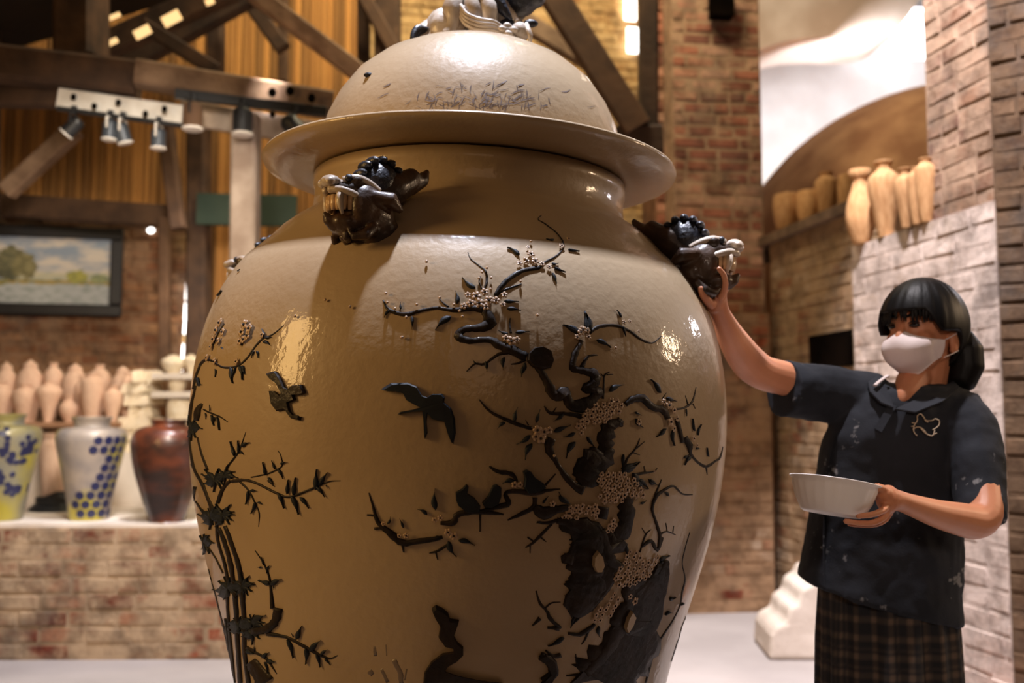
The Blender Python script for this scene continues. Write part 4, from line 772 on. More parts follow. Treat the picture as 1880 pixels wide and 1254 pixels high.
yelm = two_tone('yellow_grey_glaze', (118, 118, 112), (140, 132, 104), (160, 148, 50), 3.5, .42, .6)
blue_d = mat('cobalt_glaze', (30, 32, 66), (42, 46, 84), .35, 20, coat=.3)
VP = [(.54, 0), (.56, .02), (.61, .13), (.73, .35), (.86, .55), (.97, .72), (1, .79), (.97, .85), (.86, .885), (.62, .90), (.52, .905), (.50, .93), (.53, .97), (.58, 1.0), (.5, 1.0), (.44, .93)]
def vr(z):
    for (r0, z0), (r1, z1) in zip(VP, VP[1:]):
        if z0 <= z <= z1 and z1 > z0: return r0+(r1-r0)*(z-z0)/(z1-z0), (r1-r0)/(z1-z0)
    return .5, 0
def patterned(name, x_, d_, h, r, m, rot, spots, rs, label):
    o = MB().lathe([(0, 0)]+[(a*r, b_*h) for a, b_ in catmull(VP, 3)]+[(.4*r, .9*h)], 48).build(name, m, smooth=True); o.location = base_at(x_, d_); o.rotation_euler = (0, 0, rot); setp(o, label, 'vase')
    me = None
    for (a, z) in spots:
        rr, sl = vr(z); n_ = Vector((math.cos(a), math.sin(a), -sl*r/h)).normalized(); p = Vector((rr*r*math.cos(a), rr*r*math.sin(a), z*h))
        if me is None:
            b_ = MB(); b_.V = [Vector((rs*k_*math.cos(i*math.pi/3+math.pi/6), rs*k_*math.sin(i*math.pi/3+math.pi/6), zz)) for k_, zz in ((1, -.004), (1, .0015), (.9, .0025)) for i in range(6)]
            b_.F = [[i, (i+1) % 6, 6+(i+1) % 6, 6+i] for i in range(6)]+[[6+i, 6+(i+1) % 6, 12+(i+1) % 6, 12+i] for i in range(6)]+[[12+i for i in range(6)]]
            me = bpy.data.meshes.new('hexagon'); me.from_pydata(b_.V, [], b_.F); me.update(); me.materials.append(blue_d)
        Z = n_; X = Vector((-math.sin(a), math.cos(a), 0)); Y = Z.cross(X); M = Matrix(((X.x, Y.x, Z.x, p.x), (X.y, Y.y, Z.y, p.y), (X.z, Y.z, Z.z, p.z), (0, 0, 0, 1))); inst('hexagon', me, M, o)
    return o
# hexagon grid, right half and foot of the middle vase (azimuth measured from +x, camera at -90 degrees)
hs = []
row = 0; z = .07
while z < .86:
    rr, _ = vr(z); dth = .052*1.0/ (rr*.178)
    a = math.radians(-90); k0 = -3
    for k_ in range(-4, 9):
        th = a + (k_+(.5 if row % 2 else 0))*dth
        deg = math.degrees(th)+90
        if deg > 88 or deg < -60: continue
        lim = 34 if .3 < z < .62 else (22 if z > .62 else (-25 if z < .22 else -2))
        if z > .72: lim = 24
        if .5 < z < .6: lim = 40
        if deg > lim: hs.append((th, z))
    z += .088; row += 1
patterned('hexagon_vase', 163, 5.22, .535, .178, hexm, 0, hs, .0245, 'grey and yellow vase with dark blue hexagons standing on the low brick wall')
rnd = random.Random(6); spots_ = []
for i in range(22):
    a = math.radians(-90+rnd.uniform(-15, 85)); z = rnd.uniform(.12, .84)
    for k_ in range(rnd.randint(2, 5)): spots_.append((a+rnd.uniform(-.24, .24), min(.87, max(.05, z+rnd.uniform(-.06, .06)))))
patterned('yellow_vase', 2, 5.2, .55, .185, yelm, 0, spots_, .017, 'yellow-green vase with clustered small blue hexagons, cut by the left edge')
o = pot('clay_vase', 'cylinder', px(98, 911, 5.75), .36, .083, bisque, label='pinkish cylindrical clay vase raised on a dark stand between two patterned vases', cat='vase')
zst = o.location.z
b = MB().lathe([(0, 0), (.16, 0), (.15, .02), (.05, .11), (.035, zst-.676-.035), (0, zst-.676-.035)], 24); st = b.build('banding_wheel', black_m, smooth=False); st.location = (o.location.x+.03, o.location.y, .676); setp(st, 'dark turntable stand under the pinkish cylindrical vase', 'stand')
MB().lathe([(0, zst-.676-.036), (.12, zst-.676-.036), (.125, zst-.676-.02), (.12, zst-.676-.001), (0, zst-.676-.001)], 24).build('disc', black_m, st)
darkv = mat('burnt_brown_glaze', (44, 28, 22), (104, 52, 30), .35, 5, .2, coat=.3, contrast=(.42, .68), stretch=(1, 1, 2.2))
pr2 = [(0, 0), (.085, 0), (.09, .01), (.125, .12), (.165, .25), (.186, .36), (.185, .42), (.165, .465), (.12, .487), (.09, .49), (.085, .5), (.092, .52), (.08, .52), (.07, .48), (0, .45)]
o = MB().lathe([tuple(q) for q in catmull(pr2, 3)], 48).build('dark_vase', darkv, smooth=True); o.location = base_at(306, 5.12); o.location.z = .676; setp(o, 'mottled dark brown vase on the low brick wall beside the giant jar', 'vase')
# pale clay blocks in a heap and shelves, right of the pots
block_m = mat('pale_clay_block', (226, 206, 170), (246, 234, 212), .9, 7, .3, rand=.06)
wm = []
for v in range(3):
    rnd = random.Random(v+40); b = MB(); V = [(-.5, -.5, -.5), (.5, -.5, -.5), (.5, .5, -.5), (-.5, .5, -.5), (-.42, -.45, .4), (.3, -.4, .5), (.35, .45, .35), (-.4, .4, .5)]
    b.add([Vector(q)+Vector((rnd.uniform(-.12, .12), rnd.uniform(-.1, .1), rnd.uniform(-.12, .12))) for q in V], [[0, 3, 2, 1], [4, 5, 6, 7], [0, 1, 5, 4], [1, 2, 6, 5], [2, 3, 7, 6], [3, 0, 4, 7]])
    me = bpy.data.meshes.new('clay_block'); me.from_pydata(b.V, [], b.F); me.update(); me.materials.append(block_m); wm.append(me)
rnd = random.Random(9); GB = 'rough pale clay blocks heaped beside the shelf of vases'
rows = [(820, [(235, 19), (256, 19), (276, 18)]), (803, [(237, 20), (259, 20), (278, 15)]), (783, [(238, 19), (258, 18), (277, 17)]), (763, [(246, 22), (270, 22)]), (742, [(238, 18), (258, 19), (277, 16)]), (722, [(245, 20), (268, 22)]), (704, [(254, 20), (275, 18)]), (690, [(264, 22)])]
zc_ = 1.0
hts = .0

for ri, (y_, L_) in enumerate(rows):
    h = .073 if ri < 7 else .06
    for x_, w_ in L_:
        c = px(x_, y_, 6.15); M = Matrix.Translation((c.x, 6.18+.02*(ri % 2), .672+.0+ (1.0-.672) + h*.5+ri*h*.99)) @ Matrix.Rotation(rnd.uniform(-.3, .3), 4, 'Z') @ Matrix.Rotation(rnd.uniform(-.08, .08), 4, 'Y') @ Matrix.Diagonal((w_*6.15/F_PX*1.02, .22, h, 1))
        inst('clay_block', wm[rnd.randrange(3)], M, label='pale clay block in the heap, %s course from the bottom, %s' % (('first', 'second', 'third', 'fourth', 'fifth', 'sixth', 'seventh', 'topmost')[ri], ('left one', 'second from left', 'third from left')[L_.index((x_, w_))]), cat='block', group=GB)
# white shelving on the jar side of the heap
wr_ = empty('white_rack', (px(335, 775, 6.1).x, 6.2, 1.0), label='whitewashed low rack of shelves behind the dark vase', cat='rack')
for y_ in (690, 724, 788): z = px(335, y_, 6.0).z; MB().box((0, 0, z-1.0), (.34, .36, .035)).build('shelf_board', lime, wr_)
for s_ in (-1, 1): MB().box((.15*s_, .12, (px(335, 690, 6).z-1)/2), (.035, .05, px(335, 690, 6).z-1.0)).build('upright', lime, wr_)
for x_, y_, r_, s_, l_ in ((318, 690, 22, 'ginger', 'rounded pale jar on top of the white rack'), (350, 690, 14, 'baluster', 'pale vase on the rack top half hidden by the giant jar'), (330, 788, 24, 'barrel', 'pale bowl-shaped pot on the middle of the white rack'), (325, 724, 16, 'barrel', 'small pale pot under the top board of the white rack')):
    c = px(x_, y_, 6.12); z = px(335, y_, 6.0).z+.018; c.z = z; pot('clay_pot', s_, c, .12 if y_ == 690 else (.10 if y_ == 724 else .16), r_*6.1/F_PX, block_m, label=l_, cat='pot')
# pots on the kiln ledge
G2 = 'tan clay pots lined along the kiln ledge'
ledge = [(1446, 338+20, 425, 26, 'barrel', 5.95, 'squat ochre pot at the left end of the kiln ledge'), (1485, 352, 418, 22, 'barrel', 6.15, 'orange-brown barrel pot second from the left on the kiln ledge'), (1519, 318, 415, 22, 'tall', 5.85, 'tall tan straight vase near the left end of the kiln ledge'),
         (1547, 360, 425, 20, 'round', 5.6, 'small pinkish round pot between taller vases on the kiln ledge'), (1556, 322, 400, 17, 'barrel', 5.95, 'tan jar standing behind the small round pot on the ledge'), (1582, 314, 448, 27, 'flask', 5.42, 'tall brown waisted vase standing closest on the kiln ledge'), (1626, 298, 436, 30, 'slender', 5.3, 'largest pale tan vase with flared rim on the kiln ledge'), (1664, 310, 418, 20, 'slender', 5.35, 'slim tan vase right of the largest vase on the ledge'), (1684, 308, 412, 16, 'tall', 5.5, 'narrow tan vase behind the slim one on the ledge'), (1702, 292, 408, 20, 'tall', 5.25, 'pale vase at the right end of the ledge cut by the pier')]
for (x_, yt, yb, r_, s_, d_, l_) in ledge:
    zb_ = ZL if x_ < 1570 else ZR
    c = px(x_, yb, d_)
    # slide along the view direction until it stands at ledge height
    rr_ = ray(x_, yb); k_ = (zb_-1.2)/rr_.z; c = CAM+rr_*k_; 
    dd = c.y; h = px(x_, yt, dd).z-zb_
    pot('clay_pot', s_, c, h, r_*dd/F_PX, bisque2, label=l_, cat='pot', group=G2)
# ledge tops so the pots stand on masonry
cpt = RW.at(1500, 430)
b = MB(); q = A3 + RW.t*.6 - RW.n*(-.9); b.box((q.x, q.y, ZL-.03), (2.6, 1.9, .06), Matrix.Rotation(a3, 3, 'Z')); b.build('trim_8', mort_d, kind='structure')
q = A4 + QW.t*(d4.xy.length*.5) + QW.n*.85; b = MB(); b.box((q.x, q.y, ZR-.032), (d4.xy.length-.05, 1.68, .06), Matrix.Rotation(a4, 3, 'Z')); b.build('trim_9', mort_p, kind='structure')
# ---------------------------------------------------------------- landscape painting on the brick wall
def paint(u, v):
    """u 0..1 left-right, v 0..1 bottom-top: sky, clouds, autumn trees, river"""
    n1_ = noise.fractal(Vector((u*5, v*7, 1)), .7, 2, 4); n2_ = noise.fractal(Vector((u*16, v*16, 5)), .7, 2, 3)
    sky = Vector((.30, .36, .46)); c = sky.lerp(Vector((.72, .64, .56)), min(1, max(0, n1_*1.1+.45+(.75-v)*.9)))
    hor = .36+.02*n2_
    if v < hor+.12 and u > .3: c = c.lerp(Vector((.55, .52, .25)), .5)
    if v < hor: c = Vector((.50, .34, .08)).lerp(Vector((.18, .2, .10)), min(1, max(0, .4+n2_)))
    if v < hor-.06: c = Vector((.52, .54, .54)).lerp(Vector((.30, .34, .32)), min(1, max(0, n2_+.2)))
    if v < hor-.05 and u < .35 and v > hor-.05-(.35-u)*.6: c = Vector((.22, .22, .08)).lerp(Vector((.45, .34, .1)), min(1, max(0, .5+n2_)))
    for (cx, cy, rx, ry, c1, c2) in ((.10, .62, .12, .3, (.65, .30, .04), (.30, .13, .03)), (.34, .60, .11, .26, (.22, .20, .10), (.09, .09, .05)), (.43, .56, .08, .2, (.30, .26, .12), (.16, .14, .06)), (.78, .42, .07, .1, (.48, .44, .08), (.3, .3, .08)), (.93, .4, .06, .07, (.4, .42, .16), (.2, .24, .14))):
        d_ = ((u-cx)/rx)**2+((v-cy)/ry)**2+n2_*.5
        if d_ < 1: c = Vector(c2).lerp(Vector(c1), min(1, max(0, .5+n2_*1.5+(v-cy)*1.5)))
    return c
ZT, ZBm = None, None
P1, P2 = bw(-75, 423, .06), bw(204, 445, .06); zt_ = bw(60, 436, .06).z; zb_ = bw(60, 557, .06).z
pr_o = empty('landscape_painting', ((P1.x+P2.x)/2, (P1.y+P2.y)/2, (zt_+zb_)/2), (0, 0, math.radians(12)), label='black framed landscape painting of autumn trees and a river on the brick wall', cat='painting')
Wd = (P2-P1).xy.length; Hd = zt_-zb_; nx, ny = 110, 60
V = [(-Wd/2+Wd*i/nx, 0, -Hd/2+Hd*j/ny) for j in range(ny+1) for i in range(nx+1)]
Fc = [[j*(nx+1)+i, j*(nx+1)+i+1, (j+1)*(nx+1)+i+1, (j+1)*(nx+1)+i] for j in range(ny) for i in range(nx)]
pmt = bpy.data.materials.new('painted_canvas'); pmt.use_nodes = True; nt = pmt.node_tree; at = nt.nodes.new('ShaderNodeAttribute'); at.attribute_name = 'paint'; nt.links.new(at.outputs['Color'], nt.nodes['Principled BSDF'].inputs['Base Color']); nt.nodes['Principled BSDF'].inputs['Roughness'].default_value = .5
cv_o = mesh('canvas', V, Fc, pmt, pr_o); ca = cv_o.data.color_attributes.new('paint', 'FLOAT_COLOR', 'POINT')
for i, v in enumerate(V): c = paint(v[0]/Wd+.5, v[2]/Hd+.5); ca.data[i].color = (max(c.x, 0), max(c.y, 0), max(c.z, 0), 1)
frm = mat('black_frame', (24, 22, 24), (34, 31, 32), .45, 8)
fw = .085
for (c, s_) in (((0, 0, Hd/2+fw/2), (Wd+2*fw, .05, fw)), ((0, 0, -Hd/2-fw/2), (Wd+2*fw, .05, fw)), ((Wd/2+fw/2, 0, 0), (fw, .05, Hd)), ((-Wd/2-fw/2, 0, 0), (fw, .05, Hd))):
    o = MB().box(c, s_).build('frame', frm, pr_o); bv = o.modifiers.new('bevel', 'BEVEL'); bv.width = .012; bv.segments = 2
MB().box((0, .012, 0), (Wd+.05, .02, Hd+.05)).build('backing', frm, pr_o)
# ---------------------------------------------------------------- track spotlights
lens = mat('lamp_lens', (236, 230, 222), None, .3, 5)
steel = mat('lamp_body', (58, 64, 72), (80, 86, 94), .35, 5, metal=.3)
def spot(x_, ya, yb, d_, tilt, side, m_, label, r=.034, ln=.1):
    a_ = px(x_, ya, d_); t = empty('track_spotlight', a_, label=label, cat='spotlight', group='spotlights on the ceiling track')
    c = px(x_, yb, d_)-a_; R = Matrix.Rotation(side, 4, 'Z') @ Matrix.Rotation(tilt, 4, 'Y')
    MB().tube([(0, 0, .03), (0, 0, -.01)], .016, 8).build('mount', black_m, t)
    for s_ in (-1, 1): MB().tube([(0, s_*.0, -.005), (0, s_*(r+.008), -.012), (0, s_*(r+.009), c.z)], .006, 6).build('bracket_arm', white_paint if m_ is steel else black_m, t)
    can = MB().lathe([(0, ln*.5), (r*.7, ln*.5), (r*.95, ln*.4), (r, ln*.3), (r, -ln*.5), (r*.85, -ln*.5), (r*.8, -ln*.42), (0, -ln*.42)], 24, R).build('lamp_can', m_, t, smooth=False); can.location = (0, 0, c.z)
    MB().lathe([(r*.86, -ln*.5), (r*1.08, -ln*.5), (r*1.1, -ln*.56), (r*.86, -ln*.6), (0, -ln*.6), (0, -ln*.46)], 24, R).build('lens', lens, can)
for a in ((136, 206, 232, 4.77, .75, 0, black_m, 'black spotlight tilted left at the left end of the track'), (203, 214, 238, 4.78, .05, 0, steel, 'small grey spotlight second from the left, pointing down'), (226, 217, 244, 4.785, -.3, .6, steel, 'grey spotlight with white bracket tight beside the second one'), (292, 226, 254, 4.795, .0, .3, steel, 'grey spotlight fourth from the left under the white board'), ):
    spot(*a, r=.036, ln=.095)
for a in ((355, 182, 212, 4.72, .0, .2, wood_red, 'brown-bodied spotlight in the middle of the track, lens facing down'), (446, 193, 222, 4.75, .0, .2, black_m, 'black spotlight in front of the pale timber post'), (541, 206, 234, 4.78, -.75, .0, black_m, 'black spotlight tilted right beside the jar lid')):
    spot(*a, r=.048, ln=.125)
# ================================================================ THE PERSON
skin = mat('skin', (196, 128, 92), (214, 148, 112), .5, 6, .08, 60, sss=.12, bdist=.001)
hairm = mat('hair', (8, 7, 8), (18, 15, 15), .5, 30, .4, 90, stretch=(1, 1, .15), bdist=.002, spec=.22)
maskm = mat('face_mask_fabric', (222, 206, 204), (230, 216, 214), .8, 20, .05)
shirtm = mat('black_shirt_fabric', (28, 31, 38), (42, 45, 53), .85, 4, .25, 220, bdist=.002, spec=.3)
nt = shirtm.node_tree; N = nt.nodes; b_ = N['Principled BSDF']; src = b_.inputs['Base Color'].links[0].from_socket
tc = N.new('ShaderNodeTexCoord'); n_ = N.new('ShaderNodeTexNoise'); n_.inputs['Scale'].default_value = 46; n_.inputs['Detail'].default_value = 3
n3 = N.new('ShaderNodeTexNoise'); n3.inputs['Scale'].default_value = 7; ml = N.new('ShaderNodeMath'); ml.operation = 'MULTIPLY'; mr = N.new('ShaderNodeMapRange'); mr.inputs[1].default_value = .40; mr.inputs[2].default_value = .46; mr.inputs[4].default_value = .75
for q in (n_, n3): nt.links.new(tc.outputs['Object'], q.inputs[0])
nt.links.new(n_.outputs[0], ml.inputs[0]); nt.links.new(n3.outputs[0], ml.inputs[1]); nt.links.new(ml.outputs[0], mr.inputs[0])
mx = N.new('ShaderNodeMix'); mx.data_type = 'RGBA'; nt.links.new(mr.outputs[0], mx.inputs[0]); nt.links.new(src, mx.inputs[6]); mx.inputs[7].default_value = (.25, .25, .26, 1); nt.links.new(mx.outputs[2], b_.inputs['Base Color'])
DW = 2.48
per = empty('person', (px(1640, 900, DW).x, DW, 0), label='person with dark tied-back hair, white face mask and black polo shirt, reaching to the jar', cat='person')
off = -Vector(per.location)
def P(x, y, d=DW): return px(x, y, d)+off
Hc = P(1694, 607, 2.45)
fx = Vector((-.80, -.585, -.06)).normalized(); ly = Vector((.59, -.807, 0)).normalized(); uz = fx.cross(ly).normalized(); HR = Matrix((fx, ly, uz)).transposed()
def H(x, y, z): return Hc + HR @ Vector((x, y, z))
b = MB()
b.ball(H(-.005, 0, .015), (.094, .074, .098), 20, 14, HR); b.ball(H(.032, 0, -.035), (.064, .06, .075), 16, 12, HR); b.ball(H(.066, 0, -.09), (.022, .026, .02), 10, 8, HR)
b.tube([H(.085, 0, .02), H(.103, 0, -.012), H(.108, 0, -.026)], [.008, .011, .013], 8); b.ball(H(.098, 0, -.06), (.012, .024, .008), 10, 6, HR)
for s_ in (-1, 1):
    b.ball(H(.06, .04*s_, -.025), (.025, .022, .024), 10, 8, HR)
    b.ball(H(-.01, .076*s_, -.03), (.02, .009, .032), 12, 8, HR @ Matrix.Rotation(-.2, 3, 'Y')); b.ball(H(-.003, .074*s_, -.052), (.009, .008, .011), 8, 6, HR)
b.tube([H(-.03, 0, -.03), H(-.02, 0, -.08), P(1697, 715, 2.46), P(1690, 760, 2.48)], [.055, .05, .05, .065], 14)
b.tube(catmull([P(1684, 690, 2.45), P(1668, 712, 2.412), P(1657, 730, 2.388), P(1651, 746, 2.382)], 3), [.042, .041, .039, .035, .031, .027, .022, .017, .012, .007], 12)
def torso_ring(yL, yR, xL, xR, dc, hd, n=28, k=1.0, p=0):
    out = []
    for i in range(n):
        t = 2*math.pi*i/n; c, s_ = math.cos(t), math.sin(t); c = math.copysign(abs(c)**.85, c); s_ = math.copysign(abs(s_)**.85, s_)
        xc = (xL+xR)/2; a = (xR-xL)/2*k; x = xc+a*c; u = (c+1)/2
        out.append(P(x, yL*(1-u)+yR*u+(14*max(0, -s_) if p else 0), dc)+Vector((0, hd*k*s_, 0)))
    return out
TR = [(1058, 1140, 1468, 1760, 2.48, .125), (1000, 1050, 1480, 1763, 2.48, .124), (935, 955, 1491, 1766, 2.48, .122), (865, 875, 1503, 1772, 2.48, .122), (800, 806, 1516, 1782, 2.47, .12), (755, 760, 1536, 1796, 2.47, .112), (722, 730, 1566, 1794, 2.47, .098), (708, 714, 1600, 1766, 2.47, .085), (703, 708, 1628, 1748, 2.47, .066)]
b.rings([torso_ring(*r, k=.74) for r in TR[:7]])
# legs down to the floor
for xo, dd in ((-.06, .01), (.06, -.01)):
    c = P(1640, 1100)+Vector((xo, dd, 0)); b.tube([c, Vector((c.x, c.y, .75)), Vector((c.x, c.y, .48)), Vector((c.x, c.y+.01, .28)), Vector((c.x, c.y, .06))], [.07, .068, .052, .05, .034], 12); b.ball((c.x-.04, c.y-.03, .035), (.11, .045, .035), 12, 8, Matrix.Rotation(.6, 3, 'Z'))
# right arm (towards the jar)
arm = [(1590, 738, 2.5, .045), (1530, 722, 2.49, .045), (1475, 706, 2.45, .044), (1437, 694, 2.43, .043), (1400, 684, 2.40, .043), (1372, 662, 2.37, .043), (1346, 624, 2.29, .0345), (1330, 592, 2.23, .0255), (1320, 570, 2.19, .0225), (1313, 548, 2.165, .0265)]
a_ = catmull(arm, 4); b.tube([P(x, y, d) for x, y, d, r in a_], [r for *_, r in a_], 16)
# left arm (holding the bowl)
arm = [(1750, 760, 2.45, .048), (1785, 805, 2.39, .046), (1801, 880, 2.325, .043), (1808, 940, 2.27, .04), (1790, 957, 2.25, .0405), (1762, 953, 2.22, .0375), (1720, 943, 2.17, .031), (1672, 927, 2.12, .0235), (1652, 920, 2.10, .022), (1636, 917, 2.085, .025)]
a_ = catmull(arm, 4); b.tube([P(x, y, d) for x, y, d, r in a_], [r for *_, r in a_], 16)
# left hand: palm and five fingers round the bowl
b.ball(P(1630, 916, 2.08), (.026, .024, .030), 12, 8); b.ball(P(1622, 906, 2.07), (.018, .02, .018), 10, 8)
def finger(pts, r0=.0088, r1=.0062):
    n = len(pts); q = catmull(pts, 3); m_ = len(q); b.tube([P(*v) for v in q], [r0+(r1-r0)*i/(m_-1) for i in range(m_)], 8); b.ball(P(*q[-1]), r1*1.02, 8, 6)
finger([(1630, 904, 2.07), (1614, 896, 2.055), (1598, 897, 2.045), (1586, 899, 2.035)], .0115, .0072)
finger([(1629, 924, 2.075), (1622, 936, 2.05), (1604, 944, 2.03), (1576, 948, 2.02)])
finger([(1632, 930, 2.085), (1622, 950, 2.06), (1596, 961, 2.045), (1553, 957, 2.035)])
finger([(1636, 930, 2.10), (1626, 953, 2.085), (1600, 964, 2.075), (1560, 962, 2.07)], .0084, .006)
finger([(1640, 928, 2.115), (1630, 948, 2.11), (1608, 960, 2.105), (1578, 962, 2.10)], .0078, .0055)
# right hand: palm under the lion's jaw, fingers curling up behind it
b.ball(P(1311, 548, 2.165), (.026, .03, .034), 12, 8); b.ball(P(1317, 540, 2.15), (.022, .024, .026), 10, 8)
finger([(1322, 548, 2.125), (1331, 526, 2.10), (1329, 506, 2.085), (1320, 494, 2.075)])
finger([(1324, 545, 2.145), (1335, 522, 2.13), (1333, 504, 2.12), (1324, 492, 2.11)])
finger([(1324, 545, 2.17), (1335, 524, 2.165), (1332, 507, 2.16), (1322, 498, 2.155)])
finger([(1322, 548, 2.19), (1331, 530, 2.195), (1328, 515, 2.195), (1318, 508, 2.19)], .0078, .0055)
finger([(1308, 560, 2.14), (1297, 550, 2.105), (1290, 540, 2.085), (1287, 530, 2.08)], .0115, .0075)
body_o = b.build('body', skin, per); remesh(body_o, .0034, 3)
# eyes, brows
for s_ in (-1, 1):
    e = MB().ball(H(.086, .031*s_, .012), (.006, .0135, .0055), 10, 8, HR @ Matrix.Rotation(-.35*s_*-1, 3, 'Z')).build('eye', mat('eye_dark', (22, 14, 12), None, .2) if 'eye_dark' not in MATS else MATS['eye_dark'], per, smooth=True)
    MB().tube([H(.088, .013*s_, .034), H(.087, .03*s_, .039), H(.074, .05*s_, .034)], [.003, .004, .002], 6).build('eyebrow', hairm, per, smooth=True)
    MB().tube([H(.0915, .018*s_, .017), H(.0925, .031*s_, .0215), H(.084, .046*s_, .016)], [.001, .0022, .001], 6).build('eyelash', hairm, per, smooth=True)
# mask
V = []; n1, n2 = 20, 14; 
for th_ in (0, .0025):
    for j in range(n2+1):
        t = j/n2
        for i in range(n1+1):
            a = -1+2*i/n1; ca = math.sqrt(max(0, 1-abs(a)**2.3))
            mid = .094+.030*math.sin(math.pi*(min(1, t*1.05))**.75) ; xf = mid - (mid-.028)*(1-ca) + th_
            yy = (.073+th_)*math.copysign(abs(a)**.9, a)*(1-.18*t*t)
            ztop = -.007-.02*abs(a)**1.3 + .008*math.exp(-(a/.25)**2); zbot = -.115+.045*abs(a)**1.8
            if t > .75: xf -= (t-.75)*.10*(ca)
            V.append(H(xf, yy, ztop*(1-t)+zbot*t))
nn_ = (n1+1)*(n2+1); Fc = []
for j in range(n2):
    for i in range(n1):
        k_ = j*(n1+1)+i; Fc += [[k_, k_+1, k_+n1+2, k_+n1+1], [nn_+k_, nn_+k_+n1+1, nn_+k_+n1+2, nn_+k_+1]]
bd = [i for i in range(n1+1)]+[(j+1)*(n1+1)-1 for j in range(1, n2+1)]+[n2*(n1+1)+i for i in range(n1-1, -1, -1)]+[j*(n1+1) for j in range(n2-1, 0, -1)]
for i in range(len(bd)): Fc.append([bd[i], bd[(i+1) % len(bd)], nn_+bd[(i+1) % len(bd)], nn_+bd[i]])
mk = mesh('face_mask', V, Fc, maskm, per, smooth=True, label='white face mask over nose and mouth')
for s_ in (-1, 1):
    for z0, z1 in ((-.03, -.012), (-.07, -.055)): MB().tube(catmull([H(.036, .073*s_, z0), H(.012, .08*s_, (z0+z1)/2), H(-.012, .083*s_, z1)], 4), .0014, 6).build('ear_loop', maskm, mk, smooth=True)
# hair: cap with a hairline, fringe strands, side strands, low bun
def capr(az, t):
    """az 0 = forward; t 0 crown .. 1 hairline"""
    A = abs(az)
    zmin = .046 if A < .7 else (.046-(A-.7)/.35*.052 if A < 1.05 else (-.006 if A < 1.55 else (-.006-(A-1.55)/.4*.09 if A < 1.95 else -.096)))
    ax, ay, az_ = .110, .088, .110
    pm_ = math.acos(max(-1, min(1, (zmin-.012)/az_))); p_ = t*pm_
    bump = 1+.012*math.sin(az*23+t*3)+.008*math.sin(az*51)
    return H(-.006+ax*math.sin(p_)*math.cos(az)*bump*(1.06 if math.cos(az) < 0 else 1), ay*math.sin(p_)*math.sin(az)*bump, .012+az_*math.cos(p_))
nu, nv = 72, 22; V = [capr(-math.pi+2*math.pi*i/nu, j/nv) for j in range(nv+1) for i in range(nu)]
Fc = [[j*nu+i, j*nu+(i+1) % nu, (j+1)*nu+(i+1) % nu, (j+1)*nu+i] for j in range(nv) for i in range(nu)]
hair = mesh('hair', V, Fc, hairm, per, smooth=True, label='black hair tied in a low bun'); so = hair.modifiers.new('thick', 'SOLIDIFY'); so.thickness = .012; so.offset = -1
rnd = random.Random(3); b = MB()
for i in range(60):
    az = rnd.uniform(-1.05, 1.15); z1 = rnd.uniform(.016, .034)
    if abs(az-.05) < .3 and rnd.random() < .65: continue
    r_ = .105; top = capr(az*.85+rnd.uniform(-.05, .05), .62); mid_ = capr(az, .9)
    up_ = HR @ Vector((0.006, 0, 0)); tip = H(.10*math.cos(az)+.002, .082*math.sin(az), z1-.006)
    b.tube([top+up_*.3, mid_+up_, (mid_+tip)/2+up_*1.1, tip+up_*.4], [.006, .006, .0042, .0012], 5, .5)
b.build('fringe', hairm, hair, smooth=True)
b = MB()
for i in range(150):
    az = rnd.uniform(-math.pi, math.pi); t0 = rnd.uniform(.08, .35); t1 = min(.98, t0+rnd.uniform(.35, .6)); up_ = rnd.uniform(.0, .002)
    q = [capr(az+.12*math.sin(i)*(t-t0), t) for t in (t0, t0*.7+t1*.3, t0*.3+t1*.7, t1)]; cc_ = Hc+HR @ Vector((-.006, 0, .012))
    b.tube([v+(v-cc_).normalized()*up_ for v in q], [.001, .0038, .0036, .0008], 5)
b.build('hair_locks', hairm, hair, smooth=True)
b = MB(); b.ball(H(-.095, .0, -.045), (.045, .06, .05), 14, 10, HR); b.ball(P(1765, 640, 2.46), (.04, .045, .03), 12, 8); b.tube([P(1764, 612, 2.46), P(1772, 640, 2.45), P(1772, 672, 2.45), P(1762, 702, 2.45), P(1748, 724, 2.45)], [.026, .043, .046, .038, .012], 14)
b.tube([H(-.05, .06, -.03), H(-.06, .062, -.06), H(-.075, .05, -.085), H(-.085, .04, -.11)], [.025, .024, .018, .006], 10)
bn = b.build('bun', hairm, hair); remesh(bn, .004, 8)
MB().tube([P(1752+10*math.cos(t), 628+16*math.sin(t), 2.44-.028*math.sin(t*1.0)) for t in [i*math.pi/6 for i in range(13)]], .006, 8).build('hair_tie', MATS['black_metal'], hair, smooth=True)
b = MB()
for i in range(26):
    s0 = rnd.uniform(-.03, .03); b.tube([P(1758+s0*400, 612+rnd.uniform(-6, 6), 2.43+s0), P(1782+rnd.uniform(-14, 14), 640, 2.415+abs(s0)), P(1784+rnd.uniform(-18, 14), 680, 2.42+abs(s0)), P(1762+rnd.uniform(-12, 12), 716+rnd.uniform(-8, 12), 2.44)], [.004, .005, .0045, .0008], 5)
b.build('hair_strands', hairm, hair, smooth=True)
